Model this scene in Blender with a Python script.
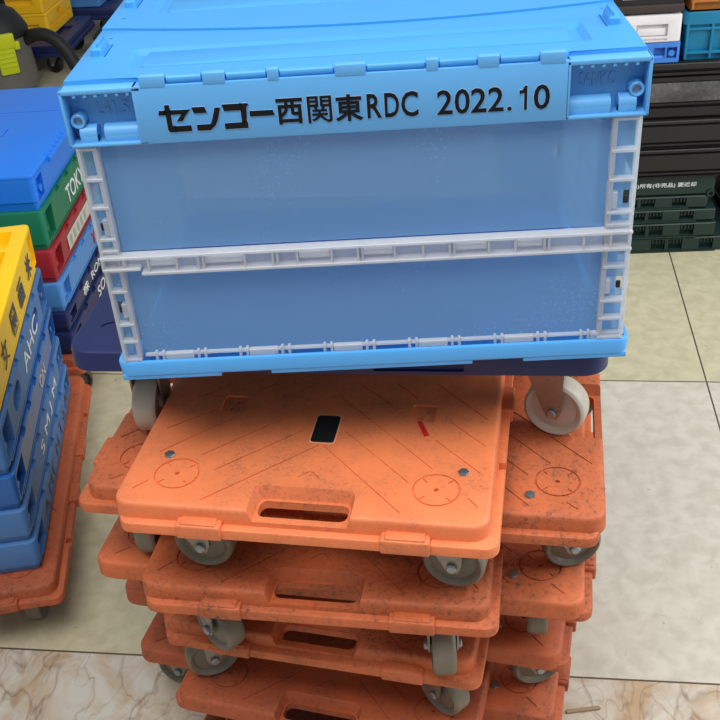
import bpy, bmesh, math, random
from mathutils import Vector, Matrix
random.seed(7)
for o in list(bpy.data.objects): bpy.data.objects.remove(o)
SC = bpy.context.scene
COL = SC.collection
FZ = 0.71                     # height of the crate's base above the floor

# ------------------------------------------------------------------ camera
cd = bpy.data.cameras.new('camera'); cam = bpy.data.objects.new('camera', cd); COL.objects.link(cam)
cd.sensor_width = 36; cd.lens = 1016.89 / 720 * 36; cd.clip_start = 0.02
cam.location = (0.0333, -0.8882, 0.6053 + FZ)
cam.rotation_euler = (0.9816, 0.0635, 0.0086)
SC.camera = cam

# ------------------------------------------------------------------ world, lights, exposure
W = bpy.data.worlds.new('room_light'); SC.world = W; W.use_nodes = True
bg = W.node_tree.nodes['Background']; bg.inputs[0].default_value = (0.86, 0.93, 1.0, 1); bg.inputs[1].default_value = 0.36
def area(name, loc, target, sx, sy, power, col):
    l = bpy.data.lights.new(name, 'AREA'); l.shape = 'RECTANGLE'; l.size = sx; l.size_y = sy; l.energy = power; l.color = col
    o = bpy.data.objects.new(name, l); COL.objects.link(o); o.location = loc
    o.rotation_euler = (Vector(target) - Vector(loc)).to_track_quat('-Z', 'Y').to_euler()
    return o
area('ceiling_lamp', (-0.35, -0.75, 2.65), (0.1, 0.15, 0.3), 1.8, 0.9, 46, (1.0, 0.97, 0.93))
area('ceiling_lamp', (1.6, 0.3, 2.7), (1.0, 0.5, 0.0), 1.2, 0.5, 34, (1.0, 0.95, 0.88))
area('ceiling_lamp', (-0.6, 1.9, 2.75), (-0.5, 1.6, 0.0), 1.2, 0.3, 2.5, (1.0, 0.96, 0.9))
area('window_daylight', (2.6, 0.2, 1.5), (0.3, 0.2, 0.7), 1.6, 1.4, 38, (0.92, 0.96, 1.0))
VS = SC.view_settings
VS.view_transform = 'Standard'; VS.look = 'None'; VS.gamma = 1; VS.exposure = 0.0; VS.use_curve_mapping = False

# ------------------------------------------------------------------ materials
def lin(c):
    return tuple((v / 12.92 if v <= 0.04045 else ((v + 0.055) / 1.055) ** 2.4) for v in [x / 255 for x in c]) + (1,)
def nodes(m): return m.node_tree.nodes, m.node_tree.links
def plastic(name, rgb, rough=0.45, dirt=None, amount=0.0, scale=9.0, bump=0.0, bscale=300, spec=0.5, translucent=0.0, fine=0.5):
    m = bpy.data.materials.new(name); m.use_nodes = True; N, L = nodes(m); b = N['Principled BSDF']
    c = lin(rgb); b.inputs['Base Color'].default_value = c; b.inputs['Roughness'].default_value = rough
    b.inputs['Specular IOR Level'].default_value = spec
    tc = N.new('ShaderNodeTexCoord'); oi = N.new('ShaderNodeObjectInfo')
    off = N.new('ShaderNodeVectorMath'); off.operation = 'MULTIPLY_ADD'
    cmb = N.new('ShaderNodeCombineXYZ')
    for i in range(3): L.new(oi.outputs['Random'], cmb.inputs[i])
    L.new(cmb.outputs[0], off.inputs[0]); off.inputs[1].default_value = (13.1, 7.7, 5.3); L.new(tc.outputs['Object'], off.inputs[2])
    if dirt:
        n1 = N.new('ShaderNodeTexNoise'); n1.inputs['Scale'].default_value = scale; n1.inputs['Detail'].default_value = 6; n1.inputs['Roughness'].default_value = 0.7
        n2 = N.new('ShaderNodeTexNoise'); n2.inputs['Scale'].default_value = scale * 20; n2.inputs['Detail'].default_value = 4; n2.inputs['Roughness'].default_value = 0.75
        L.new(off.outputs[0], n1.inputs['Vector']); L.new(off.outputs[0], n2.inputs['Vector'])
        r1 = N.new('ShaderNodeMapRange'); r1.inputs[1].default_value = 0.62 - 0.3 * amount; r1.inputs[2].default_value = 0.85 - 0.2 * amount; r1.inputs[4].default_value = amount
        r2 = N.new('ShaderNodeMapRange'); r2.inputs[1].default_value = 0.50; r2.inputs[2].default_value = 0.72; r2.inputs[4].default_value = fine
        L.new(n1.outputs[0], r1.inputs[0]); L.new(n2.outputs[0], r2.inputs[0])
        mul = N.new('ShaderNodeMath'); mul.operation = 'MULTIPLY_ADD'; mul.use_clamp = True
        a2 = N.new('ShaderNodeMath'); a2.operation = 'ADD'; a2.inputs[1].default_value = 0.48; L.new(r2.outputs[0], a2.inputs[0])
        L.new(r1.outputs[0], mul.inputs[0]); L.new(a2.outputs[0], mul.inputs[1])
        sm = N.new('ShaderNodeMath'); sm.operation = 'MULTIPLY'; sm.inputs[1].default_value = 0.14 * amount; L.new(r2.outputs[0], sm.inputs[0]); L.new(sm.outputs[0], mul.inputs[2])
        mx = N.new('ShaderNodeMix'); mx.data_type = 'RGBA'; mx.inputs[6].default_value = c; mx.inputs[7].default_value = lin(dirt)
        L.new(mul.outputs[0], mx.inputs[0]); L.new(mx.outputs[2], b.inputs['Base Color'])
        rr = N.new('ShaderNodeMapRange'); rr.inputs[3].default_value = rough; rr.inputs[4].default_value = min(0.9, rough + 0.3); L.new(mul.outputs[0], rr.inputs[0]); L.new(rr.outputs[0], b.inputs['Roughness'])
    if bump:
        n3 = N.new('ShaderNodeTexNoise'); n3.inputs['Scale'].default_value = bscale; n3.inputs['Detail'].default_value = 3; L.new(off.outputs[0], n3.inputs['Vector'])
        bp = N.new('ShaderNodeBump'); bp.inputs['Strength'].default_value = bump; bp.inputs['Distance'].default_value = 0.001
        L.new(n3.outputs[0], bp.inputs['Height']); L.new(bp.outputs[0], b.inputs['Normal'])
    if translucent:
        tr = N.new('ShaderNodeBsdfTranslucent'); tr.inputs[0].default_value = c
        ms = N.new('ShaderNodeMixShader'); ms.inputs[0].default_value = translucent
        L.new(b.outputs[0], ms.inputs[1]); L.new(tr.outputs[0], ms.inputs[2]); L.new(ms.outputs[0], N['Material Output'].inputs[0])
    return m
def frosted(name, rgb, clear, rough=0.3, drops=False, tint=(0.93, 0.96, 1.0)):
    """Milky see-through sheet plastic: part of the light passes straight, part is scattered by the sheet."""
    m = bpy.data.materials.new(name); m.use_nodes = True; N, L = nodes(m); out = N['Material Output']; N.remove(N['Principled BSDF'])
    d = N.new('ShaderNodeBsdfDiffuse'); t = N.new('ShaderNodeBsdfTranslucent'); g = N.new('ShaderNodeBsdfGlossy'); p = N.new('ShaderNodeBsdfTransparent')
    d.inputs[0].default_value = lin(rgb); t.inputs[0].default_value = lin(rgb); g.inputs[0].default_value = (1, 1, 1, 1); g.inputs[1].default_value = rough
    p.inputs[0].default_value = tint + (1,)
    a = N.new('ShaderNodeMixShader'); a.inputs[0].default_value = 0.5; L.new(d.outputs[0], a.inputs[1]); L.new(t.outputs[0], a.inputs[2])
    b = N.new('ShaderNodeMixShader'); b.inputs[0].default_value = clear; L.new(a.outputs[0], b.inputs[1]); L.new(p.outputs[0], b.inputs[2])
    if drops:      # beads of water clinging to the sheet in patches
        tc = N.new('ShaderNodeTexCoord'); vo = N.new('ShaderNodeTexVoronoi'); vo.inputs['Scale'].default_value = 210; L.new(tc.outputs['Object'], vo.inputs['Vector'])
        nz = N.new('ShaderNodeTexNoise'); nz.inputs['Scale'].default_value = 9; nz.inputs['Detail'].default_value = 2; L.new(tc.outputs['Object'], nz.inputs['Vector'])
        mk = N.new('ShaderNodeMapRange'); mk.inputs[1].default_value = 0.48; mk.inputs[2].default_value = 0.66; mk.inputs[3].default_value = 0.0; mk.inputs[4].default_value = 0.34; L.new(nz.outputs[0], mk.inputs[0])
        sub = N.new('ShaderNodeMath'); sub.operation = 'LESS_THAN'; L.new(vo.outputs['Distance'], sub.inputs[0]); L.new(mk.outputs[0], sub.inputs[1])
        wn = N.new('ShaderNodeMath'); wn.operation = 'MULTIPLY_ADD'; wn.inputs[1].default_value = -0.16; wn.inputs[2].default_value = clear; L.new(sub.outputs[0], wn.inputs[0]); L.new(wn.outputs[0], b.inputs[0])
    c = N.new('ShaderNodeMixShader'); f = N.new('ShaderNodeFresnel'); f.inputs[0].default_value = 1.4
    fm = N.new('ShaderNodeMath'); fm.operation = 'MULTIPLY'; fm.inputs[1].default_value = 0.7; L.new(f.outputs[0], fm.inputs[0]); L.new(fm.outputs[0], c.inputs[0])
    L.new(b.outputs[0], c.inputs[1]); L.new(g.outputs[0], c.inputs[2]); L.new(c.outputs[0], out.inputs[0])
    return m
def metal(name, rgb, rough=0.35):
    m = plastic(name, rgb, rough, dirt=(60, 52, 44), amount=0.5, scale=40); m.node_tree.nodes['Principled BSDF'].inputs['Metallic'].default_value = 0.85
    return m

M = {}
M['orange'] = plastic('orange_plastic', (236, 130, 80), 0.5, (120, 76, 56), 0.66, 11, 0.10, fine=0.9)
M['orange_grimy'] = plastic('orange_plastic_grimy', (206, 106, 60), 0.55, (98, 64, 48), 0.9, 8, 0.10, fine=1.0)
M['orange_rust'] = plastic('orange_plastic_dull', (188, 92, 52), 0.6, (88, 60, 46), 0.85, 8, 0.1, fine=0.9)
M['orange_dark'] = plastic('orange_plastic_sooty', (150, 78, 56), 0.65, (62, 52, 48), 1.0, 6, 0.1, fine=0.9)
M['caster'] = metal('zinc_bracket', (150, 148, 142), 0.4)
M['tyre'] = plastic('grey_nylon_wheel', (120, 112, 96), 0.45, (78, 70, 58), 0.6, 30)
M['tyre_pale'] = plastic('pale_nylon_wheel', (188, 180, 166), 0.38, (128, 118, 102), 0.45, 25)
M['bolt'] = metal('steel_bolt', (158, 166, 172), 0.35)
M['black_label'] = plastic('black_label', (26, 26, 28), 0.4)
M['red_mark'] = plastic('red_tape', (190, 34, 34), 0.45)
M['navy'] = plastic('navy_plastic', (26, 38, 92), 0.42, (48, 58, 102), 0.3, 14, 0.08)
M['lid_blue'] = plastic('sky_blue_plastic', (84, 180, 244), 0.33, (76, 134, 190), 0.22, 9, 0.05, 160, translucent=0.30)
M['band_blue'] = plastic('sky_blue_band', (98, 174, 236), 0.4, (78, 128, 180), 0.22, 12, 0.05, 200, translucent=0.08)
M['base_blue'] = plastic('sky_blue_base', (88, 176, 248), 0.38, (76, 144, 206), 0.15, 12, 0.04, translucent=0.08)
M['panel'] = frosted('frosted_panel', (158, 210, 248), 0.52, 0.35, False, (0.93, 0.97, 1.0))
M['panel_wet'] = frosted('frosted_panel_wet', (158, 210, 248), 0.52, 0.35, True, (0.93, 0.97, 1.0))
M['frost'] = frosted('frosted_frame', (244, 246, 248), 0.42, 0.22)
M['print'] = plastic('black_print', (12, 13, 18), 0.6, spec=0.25)
M['print_edge'] = plastic('pale_print_edge', (150, 186, 222), 0.5)
M['blue_lid'] = plastic('strong_blue_plastic', (28, 124, 236), 0.38, (40, 92, 180), 0.25, 7)
M['green'] = plastic('green_plastic', (20, 116, 84), 0.45, (20, 62, 50), 0.35, 12)
M['red'] = plastic('red_plastic', (156, 36, 48), 0.45, (86, 26, 36), 0.35, 12)
M['light_blue'] = plastic('light_blue_plastic', (78, 140, 208), 0.45, (60, 92, 140), 0.35, 10)
M['navy_crate'] = plastic('dark_navy_plastic', (28, 42, 92), 0.45, (20, 26, 48), 0.4, 10)
M['crate_blue'] = plastic('worn_blue_plastic', (66, 118, 180), 0.5, (104, 118, 136), 0.7, 8)
M['crate_blue_deep'] = plastic('deep_blue_plastic', (38, 98, 172), 0.28, (40, 70, 120), 0.35, 12)
M['yellow'] = plastic('yellow_plastic', (250, 204, 8), 0.4, (160, 132, 40), 0.22, 9)
M['yellow_far'] = plastic('amber_yellow_plastic', (250, 196, 24), 0.45, (150, 110, 24), 0.2, 9)
M['white_text'] = plastic('white_print', (222, 226, 230), 0.5, (150, 156, 160), 0.4, 60)
M['grey_text'] = plastic('grey_print', (74, 78, 84), 0.6, (150, 140, 70), 0.3, 90)
M['paper'] = plastic('off_white_label', (196, 196, 186), 0.6, (120, 130, 120), 0.35, 60)
M['black_crate'] = plastic('black_crate_plastic', (23, 22, 24), 0.5, (46, 45, 45), 0.5, 6, 0.1)
M['black_worn'] = plastic('worn_black_plastic', (44, 44, 46), 0.5, (150, 150, 150), 0.85, 6, 0.1)
M['dark_green'] = plastic('dark_green_plastic', (20, 46, 42), 0.5, (16, 28, 28), 0.45, 10)
M['teal'] = plastic('teal_plastic', (0, 116, 158), 0.45, (0, 74, 104), 0.25, 8)
M['mid_blue'] = plastic('mid_blue_plastic', (56, 122, 210), 0.42, (50, 84, 140), 0.25, 10)
M['white_crate'] = plastic('white_crate_plastic', (222, 218, 220), 0.45, (150, 146, 148), 0.3, 10)
M['brown'] = plastic('orange_brown_plastic', (176, 108, 40), 0.5, (110, 66, 30), 0.3, 8)
M['black_box'] = plastic('black_card', (22, 20, 22), 0.6, (50, 44, 42), 0.4, 8)
M['rubber'] = plastic('black_rubber', (22, 22, 24), 0.55)
M['rubber_worn'] = plastic('worn_dark_wheel', (74, 70, 64), 0.5, (50, 46, 42), 0.5, 30)
M['grey_vac'] = plastic('warm_grey_plastic', (112, 108, 102), 0.5, (60, 58, 54), 0.4, 10)
M['dark_grey'] = plastic('charcoal_plastic', (58, 58, 60), 0.5)
M['latch'] = plastic('lime_yellow_plastic', (206, 216, 20), 0.4, (150, 158, 20), 0.2, 30)
M['wood'] = plastic('bare_wood', (158, 134, 104), 0.7, (110, 88, 66), 0.4, 60)
M['bag'] = plastic('black_bag', (18, 18, 20), 0.55)

def floor_material(x0, y0, T):
    m = bpy.data.materials.new('floor_tiles'); m.use_nodes = True; N, L = nodes(m); b = N['Principled BSDF']
    tc = N.new('ShaderNodeTexCoord'); sp = N.new('ShaderNodeSeparateXYZ'); L.new(tc.outputs['Object'], sp.inputs[0])
    def mth(op, a, bb=None, c=None):
        n = N.new('ShaderNodeMath'); n.operation = op
        for i, v in enumerate((a, bb, c)):
            if v is None: continue
            if isinstance(v, (int, float)): n.inputs[i].default_value = v
            else: L.new(v, n.inputs[i])
        return n.outputs[0]
    u = mth('DIVIDE', mth('SUBTRACT', sp.outputs[0], x0), T); v = mth('DIVIDE', mth('SUBTRACT', sp.outputs[1], y0), T)
    fu = mth('FRACT', u); fv = mth('FRACT', v); iu = mth('FLOOR', u); iv = mth('FLOOR', v)
    eu = mth('MINIMUM', fu, mth('SUBTRACT', 1.0, fu)); ev = mth('MINIMUM', fv, mth('SUBTRACT', 1.0, fv))
    grout = mth('LESS_THAN', mth('MINIMUM', eu, ev), 0.0022)
    # tile tint by cell
    cx = N.new('ShaderNodeCombineXYZ'); L.new(iu, cx.inputs[0]); L.new(iv, cx.inputs[1])
    wn = N.new('ShaderNodeTexWhiteNoise'); L.new(cx.outputs[0], wn.inputs[0])
    cloud = N.new('ShaderNodeTexNoise'); cloud.inputs['Scale'].default_value = 30; cloud.inputs['Detail'].default_value = 6; cloud.inputs['Roughness'].default_value = 0.55; cloud.inputs['Distortion'].default_value = 0.4
    L.new(tc.outputs['Object'], cloud.inputs['Vector'])
    ramp = N.new('ShaderNodeValToRGB'); ramp.color_ramp.elements[0].position = 0.34; ramp.color_ramp.elements[0].color = lin((194, 187, 172)); ramp.color_ramp.elements[1].position = 0.62; ramp.color_ramp.elements[1].color = lin((210, 204, 190))
    L.new(cloud.outputs[0], ramp.inputs[0])
    warm = N.new('ShaderNodeMix'); warm.data_type = 'RGBA'; warm.blend_type = 'MULTIPLY'; warm.inputs[7].default_value = (0.93, 0.92, 0.74, 1)
    # the tiles of the column on the left and the tile behind are yellower
    yel = mth('MAXIMUM', mth('LESS_THAN', u, -1.0), mth('GREATER_THAN', v, 1.0)); L.new(yel, warm.inputs[0]); L.new(ramp.outputs[0], warm.inputs[6])
    # specks
    sk = N.new('ShaderNodeTexNoise'); sk.inputs['Scale'].default_value = 60; sk.inputs['Detail'].default_value = 2; L.new(tc.outputs['Object'], sk.inputs['Vector'])
    skr = N.new('ShaderNodeMapRange'); skr.inputs[1].default_value = 0.72; skr.inputs[2].default_value = 0.76; skr.inputs[4].default_value = 0.5; L.new(sk.outputs[0], skr.inputs[0])
    spk = N.new('ShaderNodeMix'); spk.data_type = 'RGBA'; spk.inputs[7].default_value = lin((120, 104, 80)); L.new(skr.outputs[0], spk.inputs[0]); L.new(warm.outputs[2], spk.inputs[6])
    # marbled front row
    n2 = N.new('ShaderNodeTexNoise'); n2.inputs['Scale'].default_value = 9; n2.inputs['Detail'].default_value = 8; n2.inputs['Roughness'].default_value = 0.65; n2.inputs['Distortion'].default_value = 1.0; L.new(tc.outputs['Object'], n2.inputs['Vector'])
    mr = N.new('ShaderNodeValToRGB'); e = mr.color_ramp.elements; e[0].position = 0.36; e[0].color = lin((186, 160, 128)); e[1].position = 0.60; e[1].color = lin((206, 200, 188))
    L.new(n2.outputs[0], mr.inputs[0])
    def ridge(scale, detail, dist, width, off):
        mp = N.new('ShaderNodeMapping'); mp.inputs['Location'].default_value = (off, off * 0.7, 0); mp.inputs['Rotation'].default_value = (0, 0, off); mp.inputs['Scale'].default_value = (1, 0.55, 1); L.new(tc.outputs['Object'], mp.inputs['Vector'])
        nn = N.new('ShaderNodeTexNoise'); nn.inputs['Scale'].default_value = scale; nn.inputs['Detail'].default_value = detail; nn.inputs['Roughness'].default_value = 0.45; nn.inputs['Distortion'].default_value = dist; L.new(mp.outputs[0], nn.inputs['Vector'])
        ab = mth('ABSOLUTE', mth('SUBTRACT', nn.outputs[0], 0.5)); rr = N.new('ShaderNodeMapRange'); rr.inputs[1].default_value = 0.0; rr.inputs[2].default_value = width; rr.inputs[3].default_value = 1.0; rr.inputs[4].default_value = 0.0; L.new(ab, rr.inputs[0]); return rr.outputs[0]
    vm = mth('MINIMUM', mth('ADD', mth('MULTIPLY', ridge(7, 3, 0.3, 0.012, 0.6), 0.5), mth('ADD', mth('MULTIPLY', ridge(12, 3, 0.2, 0.012, 2.3), 0.4), mth('MULTIPLY', ridge(19, 2, 0.4, 0.016, 4.1), 0.28))), 0.8)
    vm = mth('MULTIPLY', vm, mth('ADD', cloud.outputs[0], 0.35))
    mv = N.new('ShaderNodeMix'); mv.data_type = 'RGBA'; mv.inputs[7].default_value = lin((120, 92, 68)); L.new(vm, mv.inputs[0]); L.new(mr.outputs[0], mv.inputs[6])
    front = mth('LESS_THAN', v, 0.0)
    sel = N.new('ShaderNodeMix'); sel.data_type = 'RGBA'; L.new(front, sel.inputs[0]); L.new(spk.outputs[2], sel.inputs[6]); L.new(mv.outputs[2], sel.inputs[7])
    gr = N.new('ShaderNodeMix'); gr.data_type = 'RGBA'; gr.inputs[7].default_value = lin((92, 80, 64)); L.new(grout, gr.inputs[0]); L.new(sel.outputs[2], gr.inputs[6])
    L.new(gr.outputs[2], b.inputs['Base Color'])
    b.inputs['Roughness'].default_value = 0.32
    rg = N.new('ShaderNodeMapRange'); rg.inputs[3].default_value = 0.30; rg.inputs[4].default_value = 0.5; L.new(cloud.outputs[0], rg.inputs[0]); L.new(rg.outputs[0], b.inputs['Roughness'])
    bp = N.new('ShaderNodeBump'); bp.inputs['Strength'].default_value = 0.5; bp.inputs['Distance'].default_value = 0.002; bp.invert = True
    L.new(grout, bp.inputs['Height']); L.new(bp.outputs[0], b.inputs['Normal'])
    return m

# ------------------------------------------------------------------ mesh helpers
class MB:
    def __init__(s): s.b = bmesh.new()
    def box(s, x0, x1, y0, y1, z0, z1, bev=0.0, seg=2):
        r = bmesh.ops.create_cube(s.b, size=1); vs = r['verts']
        for v in vs: v.co = Vector(((x0 + x1) / 2 + v.co.x * (x1 - x0), (y0 + y1) / 2 + v.co.y * (y1 - y0), (z0 + z1) / 2 + v.co.z * (z1 - z0)))
        if bev:
            es = list({e for v in vs for e in v.link_edges})
            bmesh.ops.bevel(s.b, geom=es, offset=min(bev, 0.49 * min(abs(x1 - x0), abs(y1 - y0), abs(z1 - z0))), segments=seg, affect='EDGES', profile=0.5)
        return s
    def loft(s, loops, cap0=True, cap1=True):
        R = [[s.b.verts.new(p) for p in l] for l in loops]; n = len(R[0])
        for a, c in zip(R, R[1:]):
            for i in range(n):
                j = (i + 1) % n; s.b.faces.new((a[i], a[j], c[j], c[i]))
        if cap0: s.b.faces.new(list(reversed(R[0])))
        if cap1: s.b.faces.new(R[-1])
        return s
    def prism(s, pts, z0, z1):
        return s.loft([[(x, y, z0) for x, y in pts], [(x, y, z1) for x, y in pts]])
    def cyl(s, p, q, r, n=20, r2=None):
        p, q = Vector(p), Vector(q); d = (q - p); A = d.to_track_quat('Z', 'Y').to_matrix(); r2 = r if r2 is None else r2
        ring = lambda c, rr: [tuple(c + A @ Vector((rr * math.cos(2 * math.pi * i / n), rr * math.sin(2 * math.pi * i / n), 0))) for i in range(n)]
        return s.loft([ring(p, r), ring(q, r2)])
    def lathe(s, prof, origin, axis='Y', n=40, ring=False):
        o = Vector(origin); loops = []
        for r, h in prof:
            L = []
            for i in range(n):
                t = 2 * math.pi * i / n
                L.append(tuple(o + {'Y': Vector((r * math.cos(t), h, -r * math.sin(t))), 'Z': Vector((r * math.cos(t), r * math.sin(t), h)), 'X': Vector((h, r * math.cos(t), r * math.sin(t)))}[axis]))
            loops.append(L)
        if ring:
            k = len(s.b.verts); s.loft(loops + [loops[0]], False, False); bmesh.ops.remove_doubles(s.b, verts=list(s.b.verts)[k:], dist=1e-7); return s
        return s.loft(loops)
    def tube(s, pts, r, n=14):
        pts = [Vector(p) for p in pts]; loops = []
        for i, p in enumerate(pts):
            d = (pts[min(i + 1, len(pts) - 1)] - pts[max(i - 1, 0)]).normalized(); A = d.to_track_quat('Z', 'Y').to_matrix()
            loops.append([tuple(p + A @ Vector((r * math.cos(2 * math.pi * k / n), r * math.sin(2 * math.pi * k / n), 0))) for k in range(n)])
        return s.loft(loops)
    def mesh(s, name, mat, smooth=35):
        bmesh.ops.recalc_face_normals(s.b, faces=s.b.faces)
        me = bpy.data.meshes.new(name); s.b.to_mesh(me); s.b.free(); return finish(me, mat, smooth)
    def build(s, name, mat, parent=None, loc=None, smooth=35):
        return link(name, s.mesh(name, mat, smooth), parent, loc)
def finish(me, mat, smooth=35):
    me.materials.clear(); me.materials.append(mat)
    for p in me.polygons: p.use_smooth = True
    me.set_sharp_from_angle(angle=math.radians(smooth)); return me
def link(name, me, parent=None, loc=None):
    o = bpy.data.objects.new(name, me); COL.objects.link(o)
    if parent is not None: o.parent = parent
    if loc is not None: o.location = loc
    return o
def cut(me, cutters, mat, smooth=35):
    """Boolean-difference a list of MB cutters from a mesh, returning a new mesh."""
    a = bpy.data.objects.new('work', me); COL.objects.link(a); extra = []
    for c in cutters:
        bmesh.ops.recalc_face_normals(c.b, faces=c.b.faces)
        cm = bpy.data.meshes.new('work'); c.b.to_mesh(cm); c.b.free()
        co = bpy.data.objects.new('work', cm); COL.objects.link(co); extra.append(co)
        mod = a.modifiers.new('cut', 'BOOLEAN'); mod.object = co; mod.operation = 'DIFFERENCE'; mod.solver = 'EXACT'; mod.use_self = True
    dg = bpy.context.evaluated_depsgraph_get(); out = bpy.data.meshes.new_from_object(a.evaluated_get(dg))
    for o in [a] + extra: bpy.data.objects.remove(o)
    return finish(out, mat, smooth)
def rrect(x0, x1, y0, y1, r, z, n=6, ins=0.0):
    x0 += ins; x1 -= ins; y0 += ins; y1 -= ins; r = max(r - ins, 0.0008); out = []
    for cx, cy, a0 in ((x1 - r, y0 + r, -90), (x1 - r, y1 - r, 0), (x0 + r, y1 - r, 90), (x0 + r, y0 + r, 180)):
        for i in range(n + 1):
            t = math.radians(a0 + 90 * i / n); out.append((cx + r * math.cos(t), cy + r * math.sin(t), z))
    return out
def slab(mb, x0, x1, y0, y1, z0, z1, r=0.01, e=0.003, draft=0.0):
    """Rounded-corner slab with eased top and bottom edges."""
    return mb.loft([rrect(x0, x1, y0, y1, r, z0, ins=e), rrect(x0, x1, y0, y1, r, z0 + e, ins=draft * 0), rrect(x0, x1, y0, y1, r, z1 - e, ins=draft), rrect(x0, x1, y0, y1, r, z1 - 0.3 * e, ins=draft + 0.3 * e), rrect(x0, x1, y0, y1, r, z1, ins=draft + e)])
def frustum(x0, x1, y0, y1, z0, z1, ins, r=0.006):
    """Cutter wider at the top (z1)."""
    m = MB(); m.loft([rrect(x0, x1, y0, y1, r, z0, ins=ins), rrect(x0, x1, y0, y1, r + 0.001, z1)]); return m
def groove(m, a, b, w=0.0018, d=0.0013, top=0.002):
    a, b = Vector((a[0], a[1], 0)), Vector((b[0], b[1], 0)); t = (b - a).normalized(); n = Vector((-t.y, t.x, 0)) * w / 2
    lo, hi = -d, top
    q = [a + n, a - n, b - n, b + n]
    m.loft([[(p.x, p.y, lo) for p in q], [(p.x, p.y, hi) for p in q]])
def tag(o, label, cat, group=None, kind=None):
    o['label'] = label; o['category'] = cat
    if group: o['group'] = group
    if kind: o['kind'] = kind
    return o
def thing(name, label, cat, loc=(0, 0, 0), rz=0.0, group=None):
    o = bpy.data.objects.new(name, None); o.empty_display_size = 0.05; COL.objects.link(o); o.location = loc; o.rotation_euler = (0, 0, rz)
    return tag(o, label, cat, group)
def copy_tree(o, parent=None):
    c = o.copy(); COL.objects.link(c)
    if parent is not None: c.parent = parent
    for ch in list(o.children): copy_tree(ch, c)
    return c
def text_mesh(body, x0, x1, z0, z1, depth=0.0006, offset=0.0, space=1.0):
    """Lettering fitted into a box of the XZ plane, facing -Y."""
    c = bpy.data.curves.new('lettering', 'FONT'); c.body = body; c.size = 1; c.offset = offset; c.resolution_u = 3; c.space_character = space; c.extrude = 0.01
    o = bpy.data.objects.new('work', c); COL.objects.link(o)
    dg = bpy.context.evaluated_depsgraph_get(); me = bpy.data.meshes.new_from_object(o.evaluated_get(dg)); bpy.data.objects.remove(o)
    xs = [v.co.x for v in me.vertices]; ys = [v.co.y for v in me.vertices]
    a, b, cc, d = min(xs), max(xs), min(ys), max(ys)
    for v in me.vertices:
        v.co = Vector((x0 + (v.co.x - a) / (b - a) * (x1 - x0), -depth * (0.5 + v.co.z / 0.02), z0 + (v.co.y - cc) / (d - cc) * (z1 - z0)))
    return me
def lettering(parent, body, x0, x1, z0, z1, mat, place, name='lettering', offset=0.0, depth=0.0006):
    me = finish(text_mesh(body, x0, x1, z0, z1, depth, offset), mat, 30)
    o = link(name, me, parent); o.matrix_local = place; return o
def on_right_face(x):      # text that runs along +Y on a face looking to +X
    return Matrix.Translation((x, 0, 0)) @ Matrix.Rotation(math.radians(90), 4, 'Z')

# ------------------------------------------------------------------ floor
fa = math.radians(-6.07)
fl = MB(); fl.box(-4.2, 4.2, -3.0, 6.5, -0.03, 0.0)
fd = Vector((math.cos(fa), math.sin(fa), 0)); fn = Vector((-fd.y, fd.x, 0))
pf = Vector((-0.428, 0.236, 0)); pc = Vector((0.69, 0.931, 0))
floor = fl.build('floor', floor_material(pc.dot(fd), pf.dot(fn), 0.81)); floor.rotation_euler = (0, 0, fa); floor['kind'] = 'structure'

# ------------------------------------------------------------------ orange dolly: deck, lip, bolts, casters
DW, DL = 0.4146, 0.619
GR = [((-0.186, 0.134), (-0.136, 0.177)), ((-0.18, 0.09), (-0.11, 0.163)), ((-0.089, 0.177), (-0.021, 0.244)), ((-0.128, 0.089), (-0.012, 0.202)), ((-0.106, 0.064), (-0.019, 0.146)), ((-0.107, 0.013), (0.004, 0.119)), ((-0.181, 0.185), (-0.127, 0.237)), ((-0.097, 0.216), (-0.072, 0.241)), ((-0.009, 0.060), (0.003, 0.0715)), ((0.005, 0.0715), (0.017, 0.059)), ((-0.19, 0.024), (-0.176, 0.04)), ((0.008, 0.219), (0.139, 0.088)), ((0.03, 0.146), (0.115, 0.063)), ((0.009, 0.118), (0.112, 0.014)), ((0.03, 0.245), (0.077, 0.203)), ((0.076, 0.25), (0.108, 0.218)), ((0.137, 0.139), (0.192, 0.086)), ((0.15, 0.176), (0.194, 0.134)), ((0.127, 0.252), (0.194, 0.183)), ((0.182, 0.044), (0.193, 0.031)), ((-0.033, 0.183), (0.005, 0.218))]
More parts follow.
